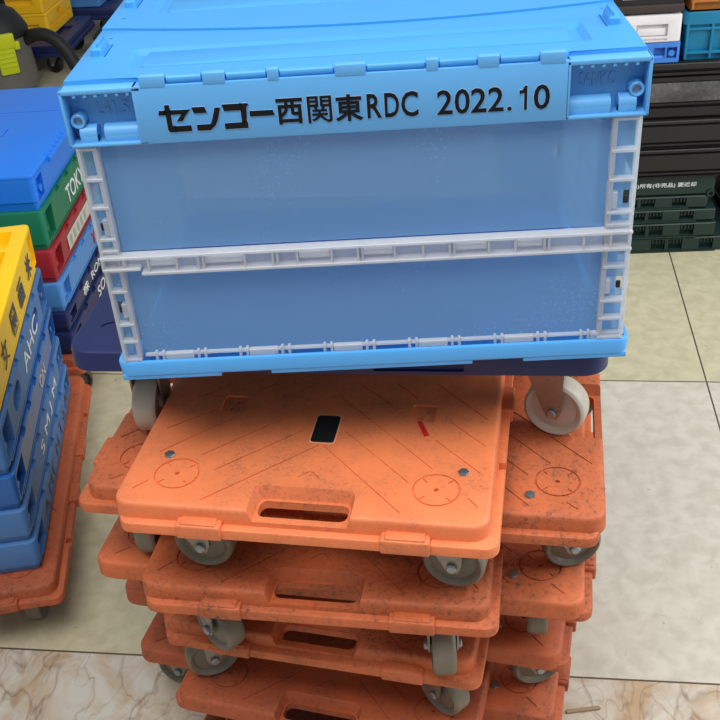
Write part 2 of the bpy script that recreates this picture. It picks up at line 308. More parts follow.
def deck_mesh(mat):
    w = DW / 2
    m = MB(); e = 0.004
    m.loft([rrect(-w, w, 0, DL, 0.020, -0.025, ins=-0.0012), rrect(-w, w, 0, DL, 0.020, -0.006, ins=0.0), rrect(-w, w, 0, DL, 0.020, -0.003, ins=0.0006), rrect(-w, w, 0, DL, 0.020, -0.001, ins=0.0022), rrect(-w, w, 0, DL, 0.020, 0.0, ins=0.0048)])
    me = m.mesh('deck', mat)
    flip = lambda p: (p[0], DL - p[1])
    cs = []
    # hand hole recesses at both short ends, open towards the end
    for f in (0, 1):
        c = MB(); Y = (lambda y: DL - y) if f else (lambda y: y)
        lo = [(-0.047, -0.03), (0.057, -0.03), (0.057, 0.030), (0.054, 0.036), (0.047, 0.038), (-0.037, 0.038), (-0.044, 0.036), (-0.047, 0.030)]
        hi = [(-0.054, -0.03), (0.063, -0.03), (0.063, 0.034), (0.060, 0.042), (0.052, 0.0455), (-0.042, 0.0455), (-0.050, 0.042), (-0.054, 0.034)]
        c.loft([[(x, Y(y), -0.0145) for x, y in lo], [(x, Y(y), 0.004) for x, y in hi]]); cs.append(c)
    g = MB()
    for a, b in GR:
        groove(g, a, b); groove(g, flip(a), flip(b))
    cs.append(g)
    g2 = MB()
    for cx in (-0.147, 0.147):
        for cy in (0.054, DL - 0.054):
            n = 40
            ring = lambda r, z: [(cx + r * math.cos(2 * math.pi * i / n), cy + r * math.sin(2 * math.pi * i / n), z) for i in range(n)]
            R = [[g2.b.verts.new(p) for p in ring(r, z)] for r, z in ((0.0264, 0.002), (0.0264, -0.0018), (0.0241, -0.0018), (0.0241, 0.002))]
            for a in range(4):
                A, B = R[a], R[(a + 1) % 4]
                for i in range(n): g2.b.faces.new((A[i], A[(i + 1) % n], B[(i + 1) % n], B[i]))
            g2.cyl((cx, cy, -0.004), (cx, cy, 0.002), 0.0028, 12)
    cs.append(g2)
    g3 = MB()
    for cx in (-0.147, 0.147):
        for cy in (0.054, DL - 0.054):
            for k in range(4):
                t = math.radians(45 + 90 * k); c, s = math.cos(t), math.sin(t)
                groove(g3, (cx + 0.0165 * c, cy + 0.0165 * s), (cx + 0.0235 * c, cy + 0.0235 * s), 0.0022, 0.0016)
        for cy in (0.19, DL - 0.19):
            q = rrect(cx * 0.8 - 0.0145, cx * 0.8 + 0.0145, cy - 0.0165, cy + 0.0165, 0.004, 0)
            g3.loft([[(x, y, -0.0028) for x, y, _ in q], [(x, y, 0.002) for x, y, _ in q]])
            for dx, dy in ((0.004, 0.006), (-0.002, -0.008)): g3.cyl((cx * 0.8 + dx, cy + dy, -0.006), (cx * 0.8 + dx, cy + dy, 0.0022), 0.0022, 10)
    cs.append(g3)
    for f in (0, 1):   # slot right through the floor of the hand hole
        c = MB(); Y = (lambda y: DL - y) if f else (lambda y: y)
        q = rrect(-0.045, 0.055, min(Y(0.0085), Y(0.0345)), max(Y(0.0085), Y(0.0345)), 0.009, 0)
        c.loft([[(x, y, -0.06) for x, y, _ in q], [(x, y, -0.010) for x, y, _ in q]]); cs.append(c)
    return cut(me, cs, mat, 40)
def lip_mesh(mat):
    w = DW / 2; m = MB()
    slab(m, -w + 0.006, w + 0.0110, -0.0105, DL - 0.006, -0.0365, -0.0205, 0.016, 0.0028)
    me = m.mesh('lip', mat)
    c = MB(); q = rrect(-0.060, 0.070, 0.0085, 0.075, 0.009, 0); c.loft([[(x, y, -0.07) for x, y, _ in q], [(x, y, 0.0) for x, y, _ in q]])
    q = rrect(-0.060, 0.070, DL - 0.075, DL - 0.0085, 0.009, 0); c.loft([[(x, y, -0.07) for x, y, _ in q], [(x, y, 0.0) for x, y, _ in q]])
    n = MB()
    n.box(w + 0.003, w + 0.03, 0.118, 0.131, -0.030, 0.0); n.box(w + 0.003, w + 0.03, 0.49, 0.503, -0.030, 0.0)
    return cut(me, [c, n], mat, 40)
def tab_mesh(mat, x0, x1):
    m = MB(); m.box(x0, x1, -0.0150, 0.001, -0.034, -0.0145, 0.0028, 3); m.box(x0 + 0.005, x1 - 0.005, -0.0130, 0.001, -0.026, -0.0125, 0.002, 2)
    return m.mesh('tab', mat)
def side_tab_mesh(mat, y0, y1):
    w = DW / 2; m = MB(); m.box(w - 0.001, w + 0.0150, y0, y1, -0.034, -0.0150, 0.0028, 3)
    return m.mesh('tab', mat)
def bolt_mesh():
    m = MB(); m.lathe([(0.0062, -0.0008), (0.0068, 0.0008), (0.0060, 0.0024)], (0, 0, 0), 'Z', 6); m.cyl((0, 0, 0.0022), (0, 0, 0.0030), 0.0036, 14)
    return m.mesh('bolt', M['bolt'], 25)
def caster_meshes(top, bottom, r, width, trail):
    """Swivel caster, pivot on the Z axis, axle along Y, trailing to +X."""
    az = bottom + r
    m = MB(); m.box(-0.032, 0.032, -0.026, 0.026, top - 0.0035, top + 0.001, 0.001)
    m.lathe([(0.018, 0), (0.021, -0.004), (0.021, -0.009), (0.016, -0.012)], (0, 0, top - 0.003), 'Z', 24)
    hw = width / 2 + 0.0022
    yoke = top - 0.013
    m.box(-0.019, trail + 0.014, -hw - 0.0022, hw + 0.0022, yoke - 0.0035, yoke, 0.001)
    for s in (-1, 1):
        y0, y1 = sorted((s * hw, s * (hw + 0.0024)))
        pr = [(-0.018, yoke), (trail + 0.013, yoke), (trail + 0.011, az + 0.004), (trail + 0.006, az - 0.008), (trail - 0.006, az - 0.008), (trail - 0.011, az + 0.002)]
        m.loft([[(x, y0, z) for x, z in pr], [(x, y1, z) for x, z in pr]])
    fork = m.mesh('caster', M['caster'], 30)
    h = width / 2
    prof = [(0.004, -h - 0.0012), (0.0085, -h - 0.0012), (0.0095, -h + 0.003), (r * 0.72, -h + 0.0055), (r * 0.80, -h + 0.0015), (r * 0.90, -h), (r * 0.975, -h + 0.0022), (r, -h + 0.006), (r, h - 0.006), (r * 0.975, h - 0.0022), (r * 0.90, h), (r * 0.80, h - 0.0015), (r * 0.72, h - 0.0055), (0.0095, h - 0.003), (0.0085, h + 0.0012), (0.004, h + 0.0012)]
    mw = MB(); mw.lathe(prof, (trail, 0, az), 'Y', 44)
    wheel = mw.mesh('wheel', M['tyre'], 50)
    ma = MB(); e = hw + 0.0018
    ma.lathe([(0.0046, -e - 0.0052), (0.0062, -e - 0.0038), (0.0062, -e), (0.0034, -e), (0.0034, e), (0.0062, e), (0.0062, e + 0.0038), (0.0046, e + 0.0052)], (trail, 0, az), 'Y', 18)
    bolt = ma.mesh('axle_bolt', M['bolt'], 25)
    return fork, wheel, bolt
C_O = caster_meshes(-0.0350, -0.131, 0.036, 0.026, 0.020)
C_OB = caster_meshes(-0.0350, -0.128, 0.036, 0.026, 0.020)
C_OF = caster_meshes(-0.0350, -0.138, 0.037, 0.028, 0.020)
C_N = caster_meshes(-0.048, -0.1705, 0.038, 0.030, 0.024)
def add_casters(root, meshes, spots, wheel_mat=None):
    fork, wheel, bolt = meshes
    for x, y, ang in spots:
        f = link('caster', fork, root, (x, y, 0)); f.rotation_euler = (0, 0, math.radians(ang))
        w = link('wheel', wheel, f); link('axle_bolt', bolt, f)
        if wheel_mat:
            w.material_slots[0].link = 'OBJECT'; w.material_slots[0].material = wheel_mat
DECKS, LIPS, TABS = {}, {}, {}
BOLT = bolt_mesh()
base_deck = deck_mesh(M['orange']); base_lip = lip_mesh(M['orange'])
base_tabs = [tab_mesh(M['orange'], -0.131, -0.080), tab_mesh(M['orange'], 0.094, 0.147), side_tab_mesh(M['orange'], 0.225, 0.275), side_tab_mesh(M['orange'], 0.36, 0.41)]
def swap(o, mat):
    if mat is not M['orange']:
        o.material_slots[0].link = 'OBJECT'; o.material_slots[0].material = mat
def orange_dolly(label, loc, rz, angs, mat, group, casters=True, meshes=None, wm=None, front=None):
    """loc: middle of the dolly's front short edge on deck-top level."""
    o = thing('platform_dolly', label, 'dolly', loc, rz, group)
    swap(link('deck', base_deck, o), mat); swap(link('lip', base_lip, o), mat)
    for t in base_tabs: swap(link('tab', t, o), mat)
    for x, y in ((-0.166, 0.085), (0.174, 0.085), (-0.166, DL - 0.085), (0.174, DL - 0.085)): link('bolt', BOLT, o, (x, y, 0))
    if casters:
        add_casters(o, front or meshes or C_O, [(-0.147, 0.054, angs[0]), (0.147, 0.054, angs[1])], wm)
        add_casters(o, meshes or C_O, [(-0.147, DL - 0.054, angs[2]), (0.147, DL - 0.054, angs[3])], wm)
    return o
def along(x, y, yaw, z): return (x, y, z + FZ), yaw
def turned(x, y, yaw, z, ccw):
    """Pose of a dolly turned a quarter, given the middle (x, y) of its long front edge."""
    c, s = math.cos(yaw), math.sin(yaw)
    if ccw:   # its lip end points to the right
        u, v = DL / 2, DW / 2
        return (x + c * u - s * v, y + s * u + c * v, z + FZ), yaw + math.pi / 2
    u, v = -DL / 2, DW / 2
    return (x + c * u - s * v, y + s * u + c * v, z + FZ), yaw - math.pi / 2
G1 = 'orange dollies stacked crosswise in the middle'
p = along(-0.0916, -0.0823, -0.1614, -0.1257)
top = orange_dolly('topmost lengthwise orange plastic dolly, with a black label and red mark on its deck', *p, (-4, -8, 60, 200), M['orange'], G1)
m = MB(); q = rrect(-0.008, 0.020, 0.1235, 0.1745, 0.004, 0); m.loft([[(x, y, 0.0) for x, y, _ in q], [(x, y, 0.0008) for x, y, _ in q]]); lb = m.build('label_plate', M['black_label'], top); lb['label'] = 'black rounded label'
m = MB(); q = rrect(-0.0095, 0.0215, 0.122, 0.176, 0.005, 0); m.loft([[(x, y, 0.0) for x, y, _ in q], [(x, y, 0.0004) for x, y, _ in q]]); m.build('label_border', plastic('peach_border', (238, 168, 132), 0.5), top)
m = MB(); m.loft([[(x, y, 0.0) for x, y in ((0.112, 0.172), (0.117, 0.174), (0.129, 0.147), (0.123, 0.145))], [(x, y, 0.0007) for x, y in ((0.112, 0.172), (0.117, 0.174), (0.129, 0.147), (0.123, 0.145))]]); rm = m.build('paint_mark', M['red_mark'], top); rm['label'] = 'red stroke'
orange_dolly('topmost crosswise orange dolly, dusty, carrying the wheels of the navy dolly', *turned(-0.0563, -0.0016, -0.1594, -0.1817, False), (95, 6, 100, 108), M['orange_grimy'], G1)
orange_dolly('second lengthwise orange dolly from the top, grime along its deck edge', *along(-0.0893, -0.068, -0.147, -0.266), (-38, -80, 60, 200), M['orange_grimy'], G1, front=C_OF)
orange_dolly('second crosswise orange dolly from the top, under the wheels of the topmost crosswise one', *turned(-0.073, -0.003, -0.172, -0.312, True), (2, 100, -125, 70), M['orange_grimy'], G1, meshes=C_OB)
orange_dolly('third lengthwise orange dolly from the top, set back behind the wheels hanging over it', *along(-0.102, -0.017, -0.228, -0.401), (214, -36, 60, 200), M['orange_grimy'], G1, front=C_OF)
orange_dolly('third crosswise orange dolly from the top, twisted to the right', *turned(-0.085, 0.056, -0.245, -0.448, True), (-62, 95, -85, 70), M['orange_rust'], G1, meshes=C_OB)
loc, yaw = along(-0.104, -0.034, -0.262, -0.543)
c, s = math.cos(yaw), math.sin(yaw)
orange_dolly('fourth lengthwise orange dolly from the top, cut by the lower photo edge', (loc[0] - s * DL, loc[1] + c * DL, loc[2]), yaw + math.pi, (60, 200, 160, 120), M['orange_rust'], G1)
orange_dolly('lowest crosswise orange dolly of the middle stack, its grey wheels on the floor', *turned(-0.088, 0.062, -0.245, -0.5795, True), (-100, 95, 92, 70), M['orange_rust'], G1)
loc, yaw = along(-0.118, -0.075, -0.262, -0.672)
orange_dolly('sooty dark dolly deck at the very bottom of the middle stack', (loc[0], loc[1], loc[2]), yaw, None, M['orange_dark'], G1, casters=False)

# ------------------------------------------------------------------ navy dolly
def navy_dolly():
    o = thing('platform_dolly', 'navy blue plastic dolly under the see-through crate', 'dolly', (-0.050, 0.050, FZ - 0.0105), -0.101)
    a, b = 0.307, 0.415
    m = MB(); m.loft([rrect(-a, a, 0, b, 0.030, -0.026, 8, -0.001), rrect(-a, a, 0, b, 0.030, -0.007, 8), rrect(-a, a, 0, b, 0.030, -0.0025, 8, 0.0012), rrect(-a, a, 0, b, 0.030, 0.0, 8, 0.006)])
    me = m.mesh('deck', M['navy'])
    g = MB()
    for cx, cy, r, t0, t1 in ((-0.262, 0.045, 0.018, 20, 150), (-0.245, 0.135, 0.02, 60, 260), (-0.25, 0.30, 0.02, 60, 260)):
        n = 14; P = [(cx + r * math.cos(math.radians(t0 + (t1 - t0) * i / n)), cy + r * math.sin(math.radians(t0 + (t1 - t0) * i / n))) for i in range(n + 1)]
        Q = [(cx + (r + 0.003) * math.cos(math.radians(t0 + (t1 - t0) * i / n)), cy + (r + 0.003) * math.sin(math.radians(t0 + (t1 - t0) * i / n))) for i in range(n + 1)]
        pts = P + Q[::-1]; g.loft([[(x, y, -0.003) for x, y in pts], [(x, y, 0.002) for x, y in pts]])
    g4 = MB(); g4.box(0.05, 0.15, -0.02, 0.004, -0.022, -0.010, 0.0015); g4.box(-0.15, -0.05, -0.02, 0.004, -0.022, -0.010, 0.0015)
    link('deck', cut(me, [g, g4], M['navy'], 40), o)
    m = MB(); m.box(-0.275, 0.275, 0.045, 0.37, -0.049, -0.024, 0.004); m.build('underframe', M['navy'], o)
    add_casters(o, C_N, [(-0.250, 0.112, -90), (0.237, 0.100, -20), (-0.258, 0.335, 80), (0.255, 0.335, 190)], M['tyre_pale'])
    return o
navy_dolly()

# ------------------------------------------------------------------ the see-through folding container
H = 0.3165
K = thing('folding_container', 'see-through folding container with sky blue lid and black lettering, on the navy dolly', 'crate', (0, 0, FZ))
# base tray
m = MB()
o_ = lambda z, i=0.0: rrect(-0.2690, 0.2690, -0.001, 0.367, 0.012, z, 6, i)
R = [o_(0.004, 0.003), o_(0.006, 0.0012), o_(0.0205, 0), o_(0.0225, 0.001), o_(0.0225, 0.005), o_(0.009, 0.0055)]
m.loft(R)
for x0, x1 in ((-0.2660, -0.160), (-0.107, 0.106), (0.159, 0.2660)):
    for y0, y1 in ((0.0012, 0.05), (0.316, 0.3648)): m.box(x0, x1, y0, y1, 0.0, 0.0065, 0.0008)
m.build('base_tray', M['base_blue'], K)
m = MB(); slab(m, -0.245, 0.230, 0.056, 0.345, -0.0092, 0.0075, 0.02, 0.002); m.build('stacking_foot', M['base_blue'], K)
# walls: front and back, each an upper and a lower leaf
def sheet(name, x0, x1, y, z0, z1, mat='panel'):
    m = MB(); m.box(x0, x1, y - 0.0011, y + 0.0011, z0, z1, 0.0005, 1)
    return m.build(name, M[mat], K)
def leaf_frame(name, x0, x1, y0, y1, z0, z1, t=0.006):
    m = MB(); m.box(x0, x1, y0, y1, z0, z0 + t, 0.0008, 1); m.box(x0, x1, y0, y1, z1 - t, z1, 0.0008, 1)
    m.box(x0, x0 + t, y0, y1, z0 + t, z1 - t, 0.0008, 1); m.box(x1 - t, x1, y0, y1, z0 + t, z1 - t, 0.0008, 1)
    return m.build(name, M['frost'], K)
for y, f in ((0.012, 1), (0.3545, -1)):
    sheet('upper_wall', -0.240, 0.240, y, 0.149, 0.262, 'panel_wet' if f > 0 else 'panel')
    sheet('lower_wall', -0.240, 0.240, y, 0.024, 0.131, 'panel_wet' if f > 0 else 'panel')
# bottom hinge strip of the front and back walls
for y0, y1 in ((0.0055, 0.0105), (0.3555, 0.3605)):
    m = MB(); m.box(-0.238, 0.238, y0, y1, 0.0265, 0.0285)
    for k in range(-5, 6):
        x = k * 0.0445
        m.box(x - 0.0052, x - 0.0022, y0 - 0.001, y1, 0.0215, 0.0315, 0.0006, 1); m.box(x + 0.0022, x + 0.0052, y0 - 0.001, y1, 0.0215, 0.0315, 0.0006, 1)
        if k % 2: m.box(x + 0.006, x + 0.036, y0 - 0.001, y1, 0.022, 0.0295, 0.0006, 1)
    m.build('bottom_hinge', M['frost'], K)
# middle hinge rail
def rail(y0, y1, flip):
    m = MB()
    m.box(-0.2605, 0.2605, y0, y1, 0.1455, 0.1490, 0.0008, 1); m.box(-0.222, 0.2605, y0, y1, 0.1275, 0.1310, 0.0008, 1); m.box(-0.2605, -0.222, y0, y1, 0.1330, 0.1362, 0.0008, 1)
    yb0, yb1 = (y1 - 0.002, y1) if not flip else (y0, y0 + 0.002)
    m.box(-0.2600, 0.2600, yb0, yb1, 0.131, 0.1460)
    xs = [-0.2595, -0.238, -0.214, -0.186, -0.164, -0.159, -0.118, -0.090, -0.0855, -0.066, -0.032, -0.006, -0.0015, 0.030, 0.058, 0.084, 0.0885, 0.122, 0.148, 0.176, 0.1805, 0.214, 0.240, 0.2585]
    for i, x in enumerate(xs): m.box(x - 0.0011, x + 0.0011, y0 + 0.0008, y1, 0.1285 if x > -0.222 else 0.134, 0.1485, 0.0005, 1)
    for x0, x1 in ((-0.212, -0.188), (-0.157, -0.120), (-0.064, -0.034), (0.0, 0.028), (0.090, 0.120), (0.150, 0.174)):
        yc = (y0 + y1) / 2; m.cyl((x0, yc, 0.139), (x1, yc, 0.139), 0.0036, 10)
    m.build('hinge_rail', M['frost'], K)
rail(-0.0035, 0.0095, False); rail(0.3565, 0.3690, True)
# side walls with their windowed edge posts
for s in (-1, 1):
    X = lambda a, b: (min(s * a, s * b), max(s * a, s * b))
    m = MB(); x0, x1 = X(0.2495, 0.2517); m.box(x0, x1, 0.014, 0.352, 0.1485, 0.262); m.build('side_panel', M['panel'], K)
    m = MB(); m.box(x0, x1, 0.014, 0.352, 0.024, 0.1455); m.build('side_panel', M['panel'], K)
    m = MB()
    for zz in (0.028, 0.060, 0.100, 0.140, 0.152, 0.200, 0.254): xx = X(0.2518, 0.259); m.box(*xx, 0.014, 0.352, zz - 0.001, zz + 0.001)
    for yy in (0.075, 0.135, 0.183, 0.231, 0.291): m.box(*X(0.2518, 0.259), yy - 0.001, yy + 0.001, 0.026, 0.260)
    m.build('side_ribs', M['frost'], K)
    for fy, back in ((0.0, 0), (0.352, 1)):
        m = MB(); wout, win = 0.2605, (0.2415 if s < 0 else 0.2345)
        ya, yb = (0.0005, 0.014) if not back else (0.352, 0.3655)
        m.box(*X(wout - 0.0030, wout), ya, yb, 0.0225, 0.2625, 0.0008, 1)
        m.box(*X(win, win + 0.0046), ya + 0.002, yb, 0.0225, 0.2625, 0.0008, 1)
        for zz in (0.0245, 0.047, 0.068, 0.107, 0.131, 0.153, 0.166, 0.200, 0.229, 0.260): m.box(*X(win, wout), ya + 0.001, yb, zz - 0.0016, zz + 0.0016, 0.0006, 1)
        # thin web half way back, with a small stepped tab around the two locking holes
        yw0, yw1 = (0.0105, 0.0118) if not back else (0.3535, 0.3548)
        webs = ((0.0225, 0.078), (0.092, 0.172), (0.186, 0.262))
        m.box(*X(win + 0.005, win + 0.010), ya + 0.003, yb, 0.076, 0.092, 0.0006, 1); m.box(*X(win + 0.005, win + 0.010), ya + 0.003, yb, 0.170, 0.187, 0.0006, 1)
        po = m.build('corner_post', M['frost'], K)
        for w0, w1 in webs:
            m = MB(); m.box(*X(win + 0.003, wout - 0.002), yw0, yw1, w0, w1); m.build('web', M['panel'], po)
        if not back:
            for zz in (0.0845, 0.178):
                m = MB(); m.box(*X(wout - 0.010, wout - 0.0055), 0.0065, 0.009, zz - 0.004, zz + 0.004, 0.0006, 1); ph = m.build('lock_hole_dark', M['rubber'], K); ph['label'] = 'small dark block standing in for the shade of a locking hole'  # black block stands in for the darkness inside each locking hole
# inner edge strips where the side walls fold
for s in (-1, 1):
    m = MB(); xa, xb = sorted((s * 0.226, s * 0.240)); m.box(xa, xb, 0.0135, 0.0150, 0.026, 0.131, 0.0004, 1); m.box(xa, xb, 0.0135, 0.0150, 0.150, 0.262, 0.0004, 1); m.build('fold_strip', M['panel'], K)
# blue frame round the top
m = MB(); Z0, Z1 = 0.2625, H
m.box(-0.1965, 0.1925, 0.0, 0.0065, Z0, Z1 + 0.0005, 0.0012)                       # front middle
m.box(-0.1925, 0.1925, 0.3595, 0.366, Z0, Z1 + 0.0005, 0.0012)
for s in (-1, 1):
    X = lambda a, b: (min(s * a, s * b), max(s * a, s * b))
    for a, bb, cc in ((0.0, 0.0205, 0.0235), (0.366, 0.3455, 0.3425)):
        ys = sorted((a, bb)); yw = sorted((bb, cc))
        ic = 0.1900 if s > 0 else 0.1950
        m.box(*X(ic, ic + 0.0035), *ys, Z0, Z1, 0.0008)                              # inner cheek
        m.box(*X(0.2620, 0.2650), *ys, Z0, Z1, 0.0010)                              # outer cheek
        m.box(*X(0.1905, 0.2645), *yw, Z0, Z1)                                      # pocket wall
        m.box(*X(0.1900, 0.2650), *ys, Z1 - 0.0045, Z1, 0.0012)                     # top edge
        m.box(*X(0.1900, 0.2650), *ys, Z0, Z0 + 0.0030, 0.0010)                     # bottom edge
        yc = (a + bb) / 2 + (0.003 if a == 0 else -0.003); fr = 0.0085
        # round rollers along the pocket's bottom
        for r0, r1 in ((ic + 0.003, 0.2315), (0.2385, 0.2545)):
            m.cyl((s * r0, yc, Z0 + 0.0095), (s * r1, yc, Z0 + 0.0095), fr, 22); yb = sorted((yc, yc - (0.0085 if a == 0 else -0.0085)))
            m.box(*X(r0, r1), *yb, Z0 + 0.001, Z0 + 0.0095, 0.0006)
        yy0, yy1 = (bb, a + 0.0075) if a == 0 else (bb, a - 0.0075)
        m.lathe([(0.0040, yy0), (0.0070, yy0), (0.0068, yy1), (0.0060, yy1 - (0.0006 if a == 0 else -0.0006)), (0.0042, yy1)], (s * 0.2545, 0, 0.2850), 'Y', 24, True)
        m.box(*X(0.2605, 0.2630), *sorted((yy0, yy1 + (0.002 if a == 0 else -0.002))), 0.2842, 0.2858)
        for k in range(6):
            x = 0.2515 - k * 0.0098; m.box(*X(x - 0.0016, x + 0.0016), *sorted((a + (0.0008 if a == 0 else -0.0008), bb)), Z1 - 0.0075, Z1 - 0.0042, 0.0005, 1)
    m.box(*X(0.2600, 0.2650), 0.0225, 0.3435, Z0, Z1, 0.0012)                       # plain sides
for y0, y1 in ((0.0, 0.0075), (0.3585, 0.366)):                                    # lugs between the hinge barrels
    for x0, x1 in ((-0.190, -0.167), (-0.133, -0.113), (-0.075, -0.065), (-0.015, 0.0125), (0.066, 0.0765), (0.1115, 0.130), (0.166, 0.1885)):
        m.box(x0, x1, y0 - 0.0004, y1 + 0.0004, Z1 - 0.0015, Z1 + 0.0090, 0.0008)
m.build('top_frame', M['band_blue'], K)
for s, tx, a, bnd in ((-1, 'L41.5', -0.2385, -0.2085), (1, 'SANKO', 0.2045, 0.2385)):
    lettering(K, tx, a, bnd, 0.2865, 0.2990, M['band_blue'], Matrix.Translation((0, 0.0206, 0)), 'embossed_lettering', 0.012, 0.0012)
# boss pins
for s in (-1, 1):
    m = MB(); m.cyl((s * 0.2545, 0.019, 0.2850), (s * 0.2545, 0.0118, 0.2850), 0.0041, 18); m.build('boss_plug', plastic('grey_plug_%d' % (s + 1), (150, 160, 178), 0.4), K)
# lid: two flaps meeting on a bowed seam
def seam(x): return 0.140 + 0.040 * min(1.0, (abs(x - 0.02) / 0.285)) ** 2.0
def flap(front):
    n = 28; xs = [-0.2625 + 0.525 * i / n for i in range(n + 1)]
    zt = Z1 + (0.0042 if front else 0.0062); zb = Z1 - (0.0025 if front else 0.0010)
    if front: pts = [(-0.2625, 0.0165), (-0.194, 0.0155), (-0.190, 0.0085), (0.190, 0.0085), (0.194, 0.0155), (0.2625, 0.0165)] + [(x, seam(x) - 0.0012) for x in reversed(xs)]
    else: pts = [(x, seam(x)) for x in xs] + [(0.2625, 0.3485), (0.194, 0.3505), (0.190, 0.3575), (-0.190, 0.3575), (-0.194, 0.3505), (-0.2625, 0.3485)]
    m = MB(); m.prism(pts, zb, zt); es = [e for e in m.b.edges if all(abs(v.co.z - zt) < 1e-6 for v in e.verts)]
    bmesh.ops.bevel(m.b, geom=es, offset=0.0010, segments=2, affect='EDGES', profile=0.5)
    me = m.mesh('lid_flap', M['lid_blue'])
    if front: c = frustum(-0.217, 0.222, 0.040, 0.106, zt - 0.0050, zt + 0.002, 0.009, 0.007)
    else: c = frustum(-0.222, 0.222, 0.222, 0.318, zt - 0.0050, zt + 0.002, 0.009, 0.007)
    g = MB()
    for s in (-1, 1):
        g.box(*sorted((s * 0.2385, s * 0.2405)), *((0.083, 0.124) if front else (0.250, 0.292)), zt - 0.0022, zt + 0.003)
        g.cyl((s * 0.246, 0.145 if front else 0.21, zt - 0.002), (s * 0.246, 0.145 if front else 0.21, zt + 0.003), 0.0022, 10)
    inner = MB(); 
    if front: inner.loft([rrect(-0.198, 0.203, 0.049, 0.098, 0.006, zt - 0.0032), rrect(-0.198, 0.203, 0.049, 0.098, 0.006, zt + 0.001)])
    else: inner.loft([rrect(-0.203, 0.203, 0.231, 0.309, 0.006, zt - 0.0032), rrect(-0.203, 0.203, 0.231, 0.309, 0.006, zt + 0.001)])
    me = cut(me, [c, g], M['lid_blue'], 30); inner.b.free()
    f = link('lid_flap', me, K)
    m = MB()      # raised middle of the pressed panel
    if front: slab(m, -0.199, 0.203, 0.0505, 0.0965, zt - 0.0056, zt - 0.0016, 0.006, 0.0012)
    else: slab(m, -0.203, 0.203, 0.2325, 0.3075, zt - 0.0056, zt - 0.0016, 0.006, 0.0012)
    m.build('pressed_panel', M['lid_blue'], f)
    for s in (-1, 1):
        m = MB(); y0, y1 = (0.086, 0.121) if front else (0.253, 0.289)
        xa, xb = sorted((s * 0.2420, s * 0.2535)); m.loft([rrect(xa, xb, y0, y1, 0.003, zt - 0.001), rrect(xa, xb, y0, y1, 0.003, zt + 0.0055, 6, 0.0004), rrect(xa, xb, y0 + 0.004, y1 - 0.002, 0.003, zt + 0.0085, 6, 0.0022)])
        m.box(*sorted((s * 0.2450, s * 0.2470)), y0 + 0.004, y1 - 0.003, zt + 0.005, zt + 0.0115, 0.0008)
        m.build('latch', M['lid_blue'], f)
    ya = 0.0058 if front else 0.3602
    for x0, x1 in ((-0.1655, -0.1345), (-0.1115, -0.0765), (-0.0635, -0.0165), (0.0140, 0.0645), (0.0780, 0.1100), (0.1315, 0.1645)):
        m = MB(); m.cyl((x0, ya, Z1 + 0.0040), (x1, ya, Z1 + 0.0040), 0.0042, 18); m.box(x0 + 0.001, x1 - 0.001, *sorted((ya, ya + (0.006 if front else -0.006))), zt - 0.003, zt - 0.0002)
        m.build('hinge_barrel', M['lid_blue'], f)
    return f
flap(True); flap(False)
# lettering on the band: drawn characters then letters and numbers
def px(x): return -0.177 + (x - 160) * 0.000905
def glyph_polys(polys, x0, x1, z0, z1, mat, name, grow=0.0, y=0.0):
    m = MB()
    for P in polys:
        q = [(x0 + u * (x1 - x0), z0 + v * (z1 - z0)) for u, v in P]
        if grow:
            cx = sum(a for a, _ in q) / len(q); cz = sum(b for _, b in q) / len(q)
            q2 = []
            n = len(q)
            area_ = sum(q[i][0] * q[(i + 1) % n][1] - q[(i + 1) % n][0] * q[i][1] for i in range(n))
            sg = 1 if area_ > 0 else -1
            for i in range(n):
                a, b, c = Vector(q[i - 1]), Vector(q[i]), Vector(q[(i + 1) % n])
                d1 = (b - a).normalized(); d2 = (c - b).normalized(); n1 = Vector((d1.y, -d1.x)) * sg; n2 = Vector((d2.y, -d2.x)) * sg
                nn = (n1 + n2); nn = nn / max(nn.dot(n1), 0.6); q2.append(tuple(b + nn * grow))
            q = q2
        m.loft([[(a, y, b) for a, b in q], [(a, y - 0.0005, b) for a, b in q]])
    return m.build(name, mat, K)
SE = [[(0.0, 0.66), (0.16, 0.66), (0.20, 0.80), (0.03, 0.80)], [(0.22, 1.0), (0.34, 1.0), (0.36, 0.80), (0.36, 0.20), (0.44, 0.20), (0.44, 0.0), (0.26, 0.0), (0.22, 0.10)], [(0.16, 0.66), (0.22, 0.66), (0.22, 0.80), (0.20, 0.80)], [(0.36, 0.66), (0.86, 0.66), (0.98, 0.80), (0.36, 0.80)], [(0.72, 0.66), (0.86, 0.66), (0.70, 0.40), (0.54, 0.40)], [(0.44, 0.0), (0.94, 0.0), (0.94, 0.20), (0.44, 0.20)]]
NN = [[(0.06, 0.66), (0.50, 0.66), (0.44, 0.86), (0.0, 0.86)], [(0.10, 0.0), (0.56, 0.0), (0.60, 0.20), (0.10, 0.20)], [(0.56, 0.0), (0.74, 0.14), (0.86, 0.36), (1.0, 0.80), (0.82, 0.80), (0.70, 0.42), (0.60, 0.20)]]
KO = [[(0.06, 0.68), (0.70, 0.68), (0.70, 0.90), (0.0, 0.90)], [(0.70, 0.2), (0.86, 0.2), (0.92, 0.80), (1.0, 0.86), (0.96, 0.90), (0.70, 0.90)], [(0.02, 0.0), (0.90, 0.0), (0.90, 0.2), (0.02, 0.2)]]
BR = [[(0.0, 0.42), (1.0, 0.42), (0.94, 0.60), (0.0, 0.60)]]
za, zb_ = 0.2735, 0.2990
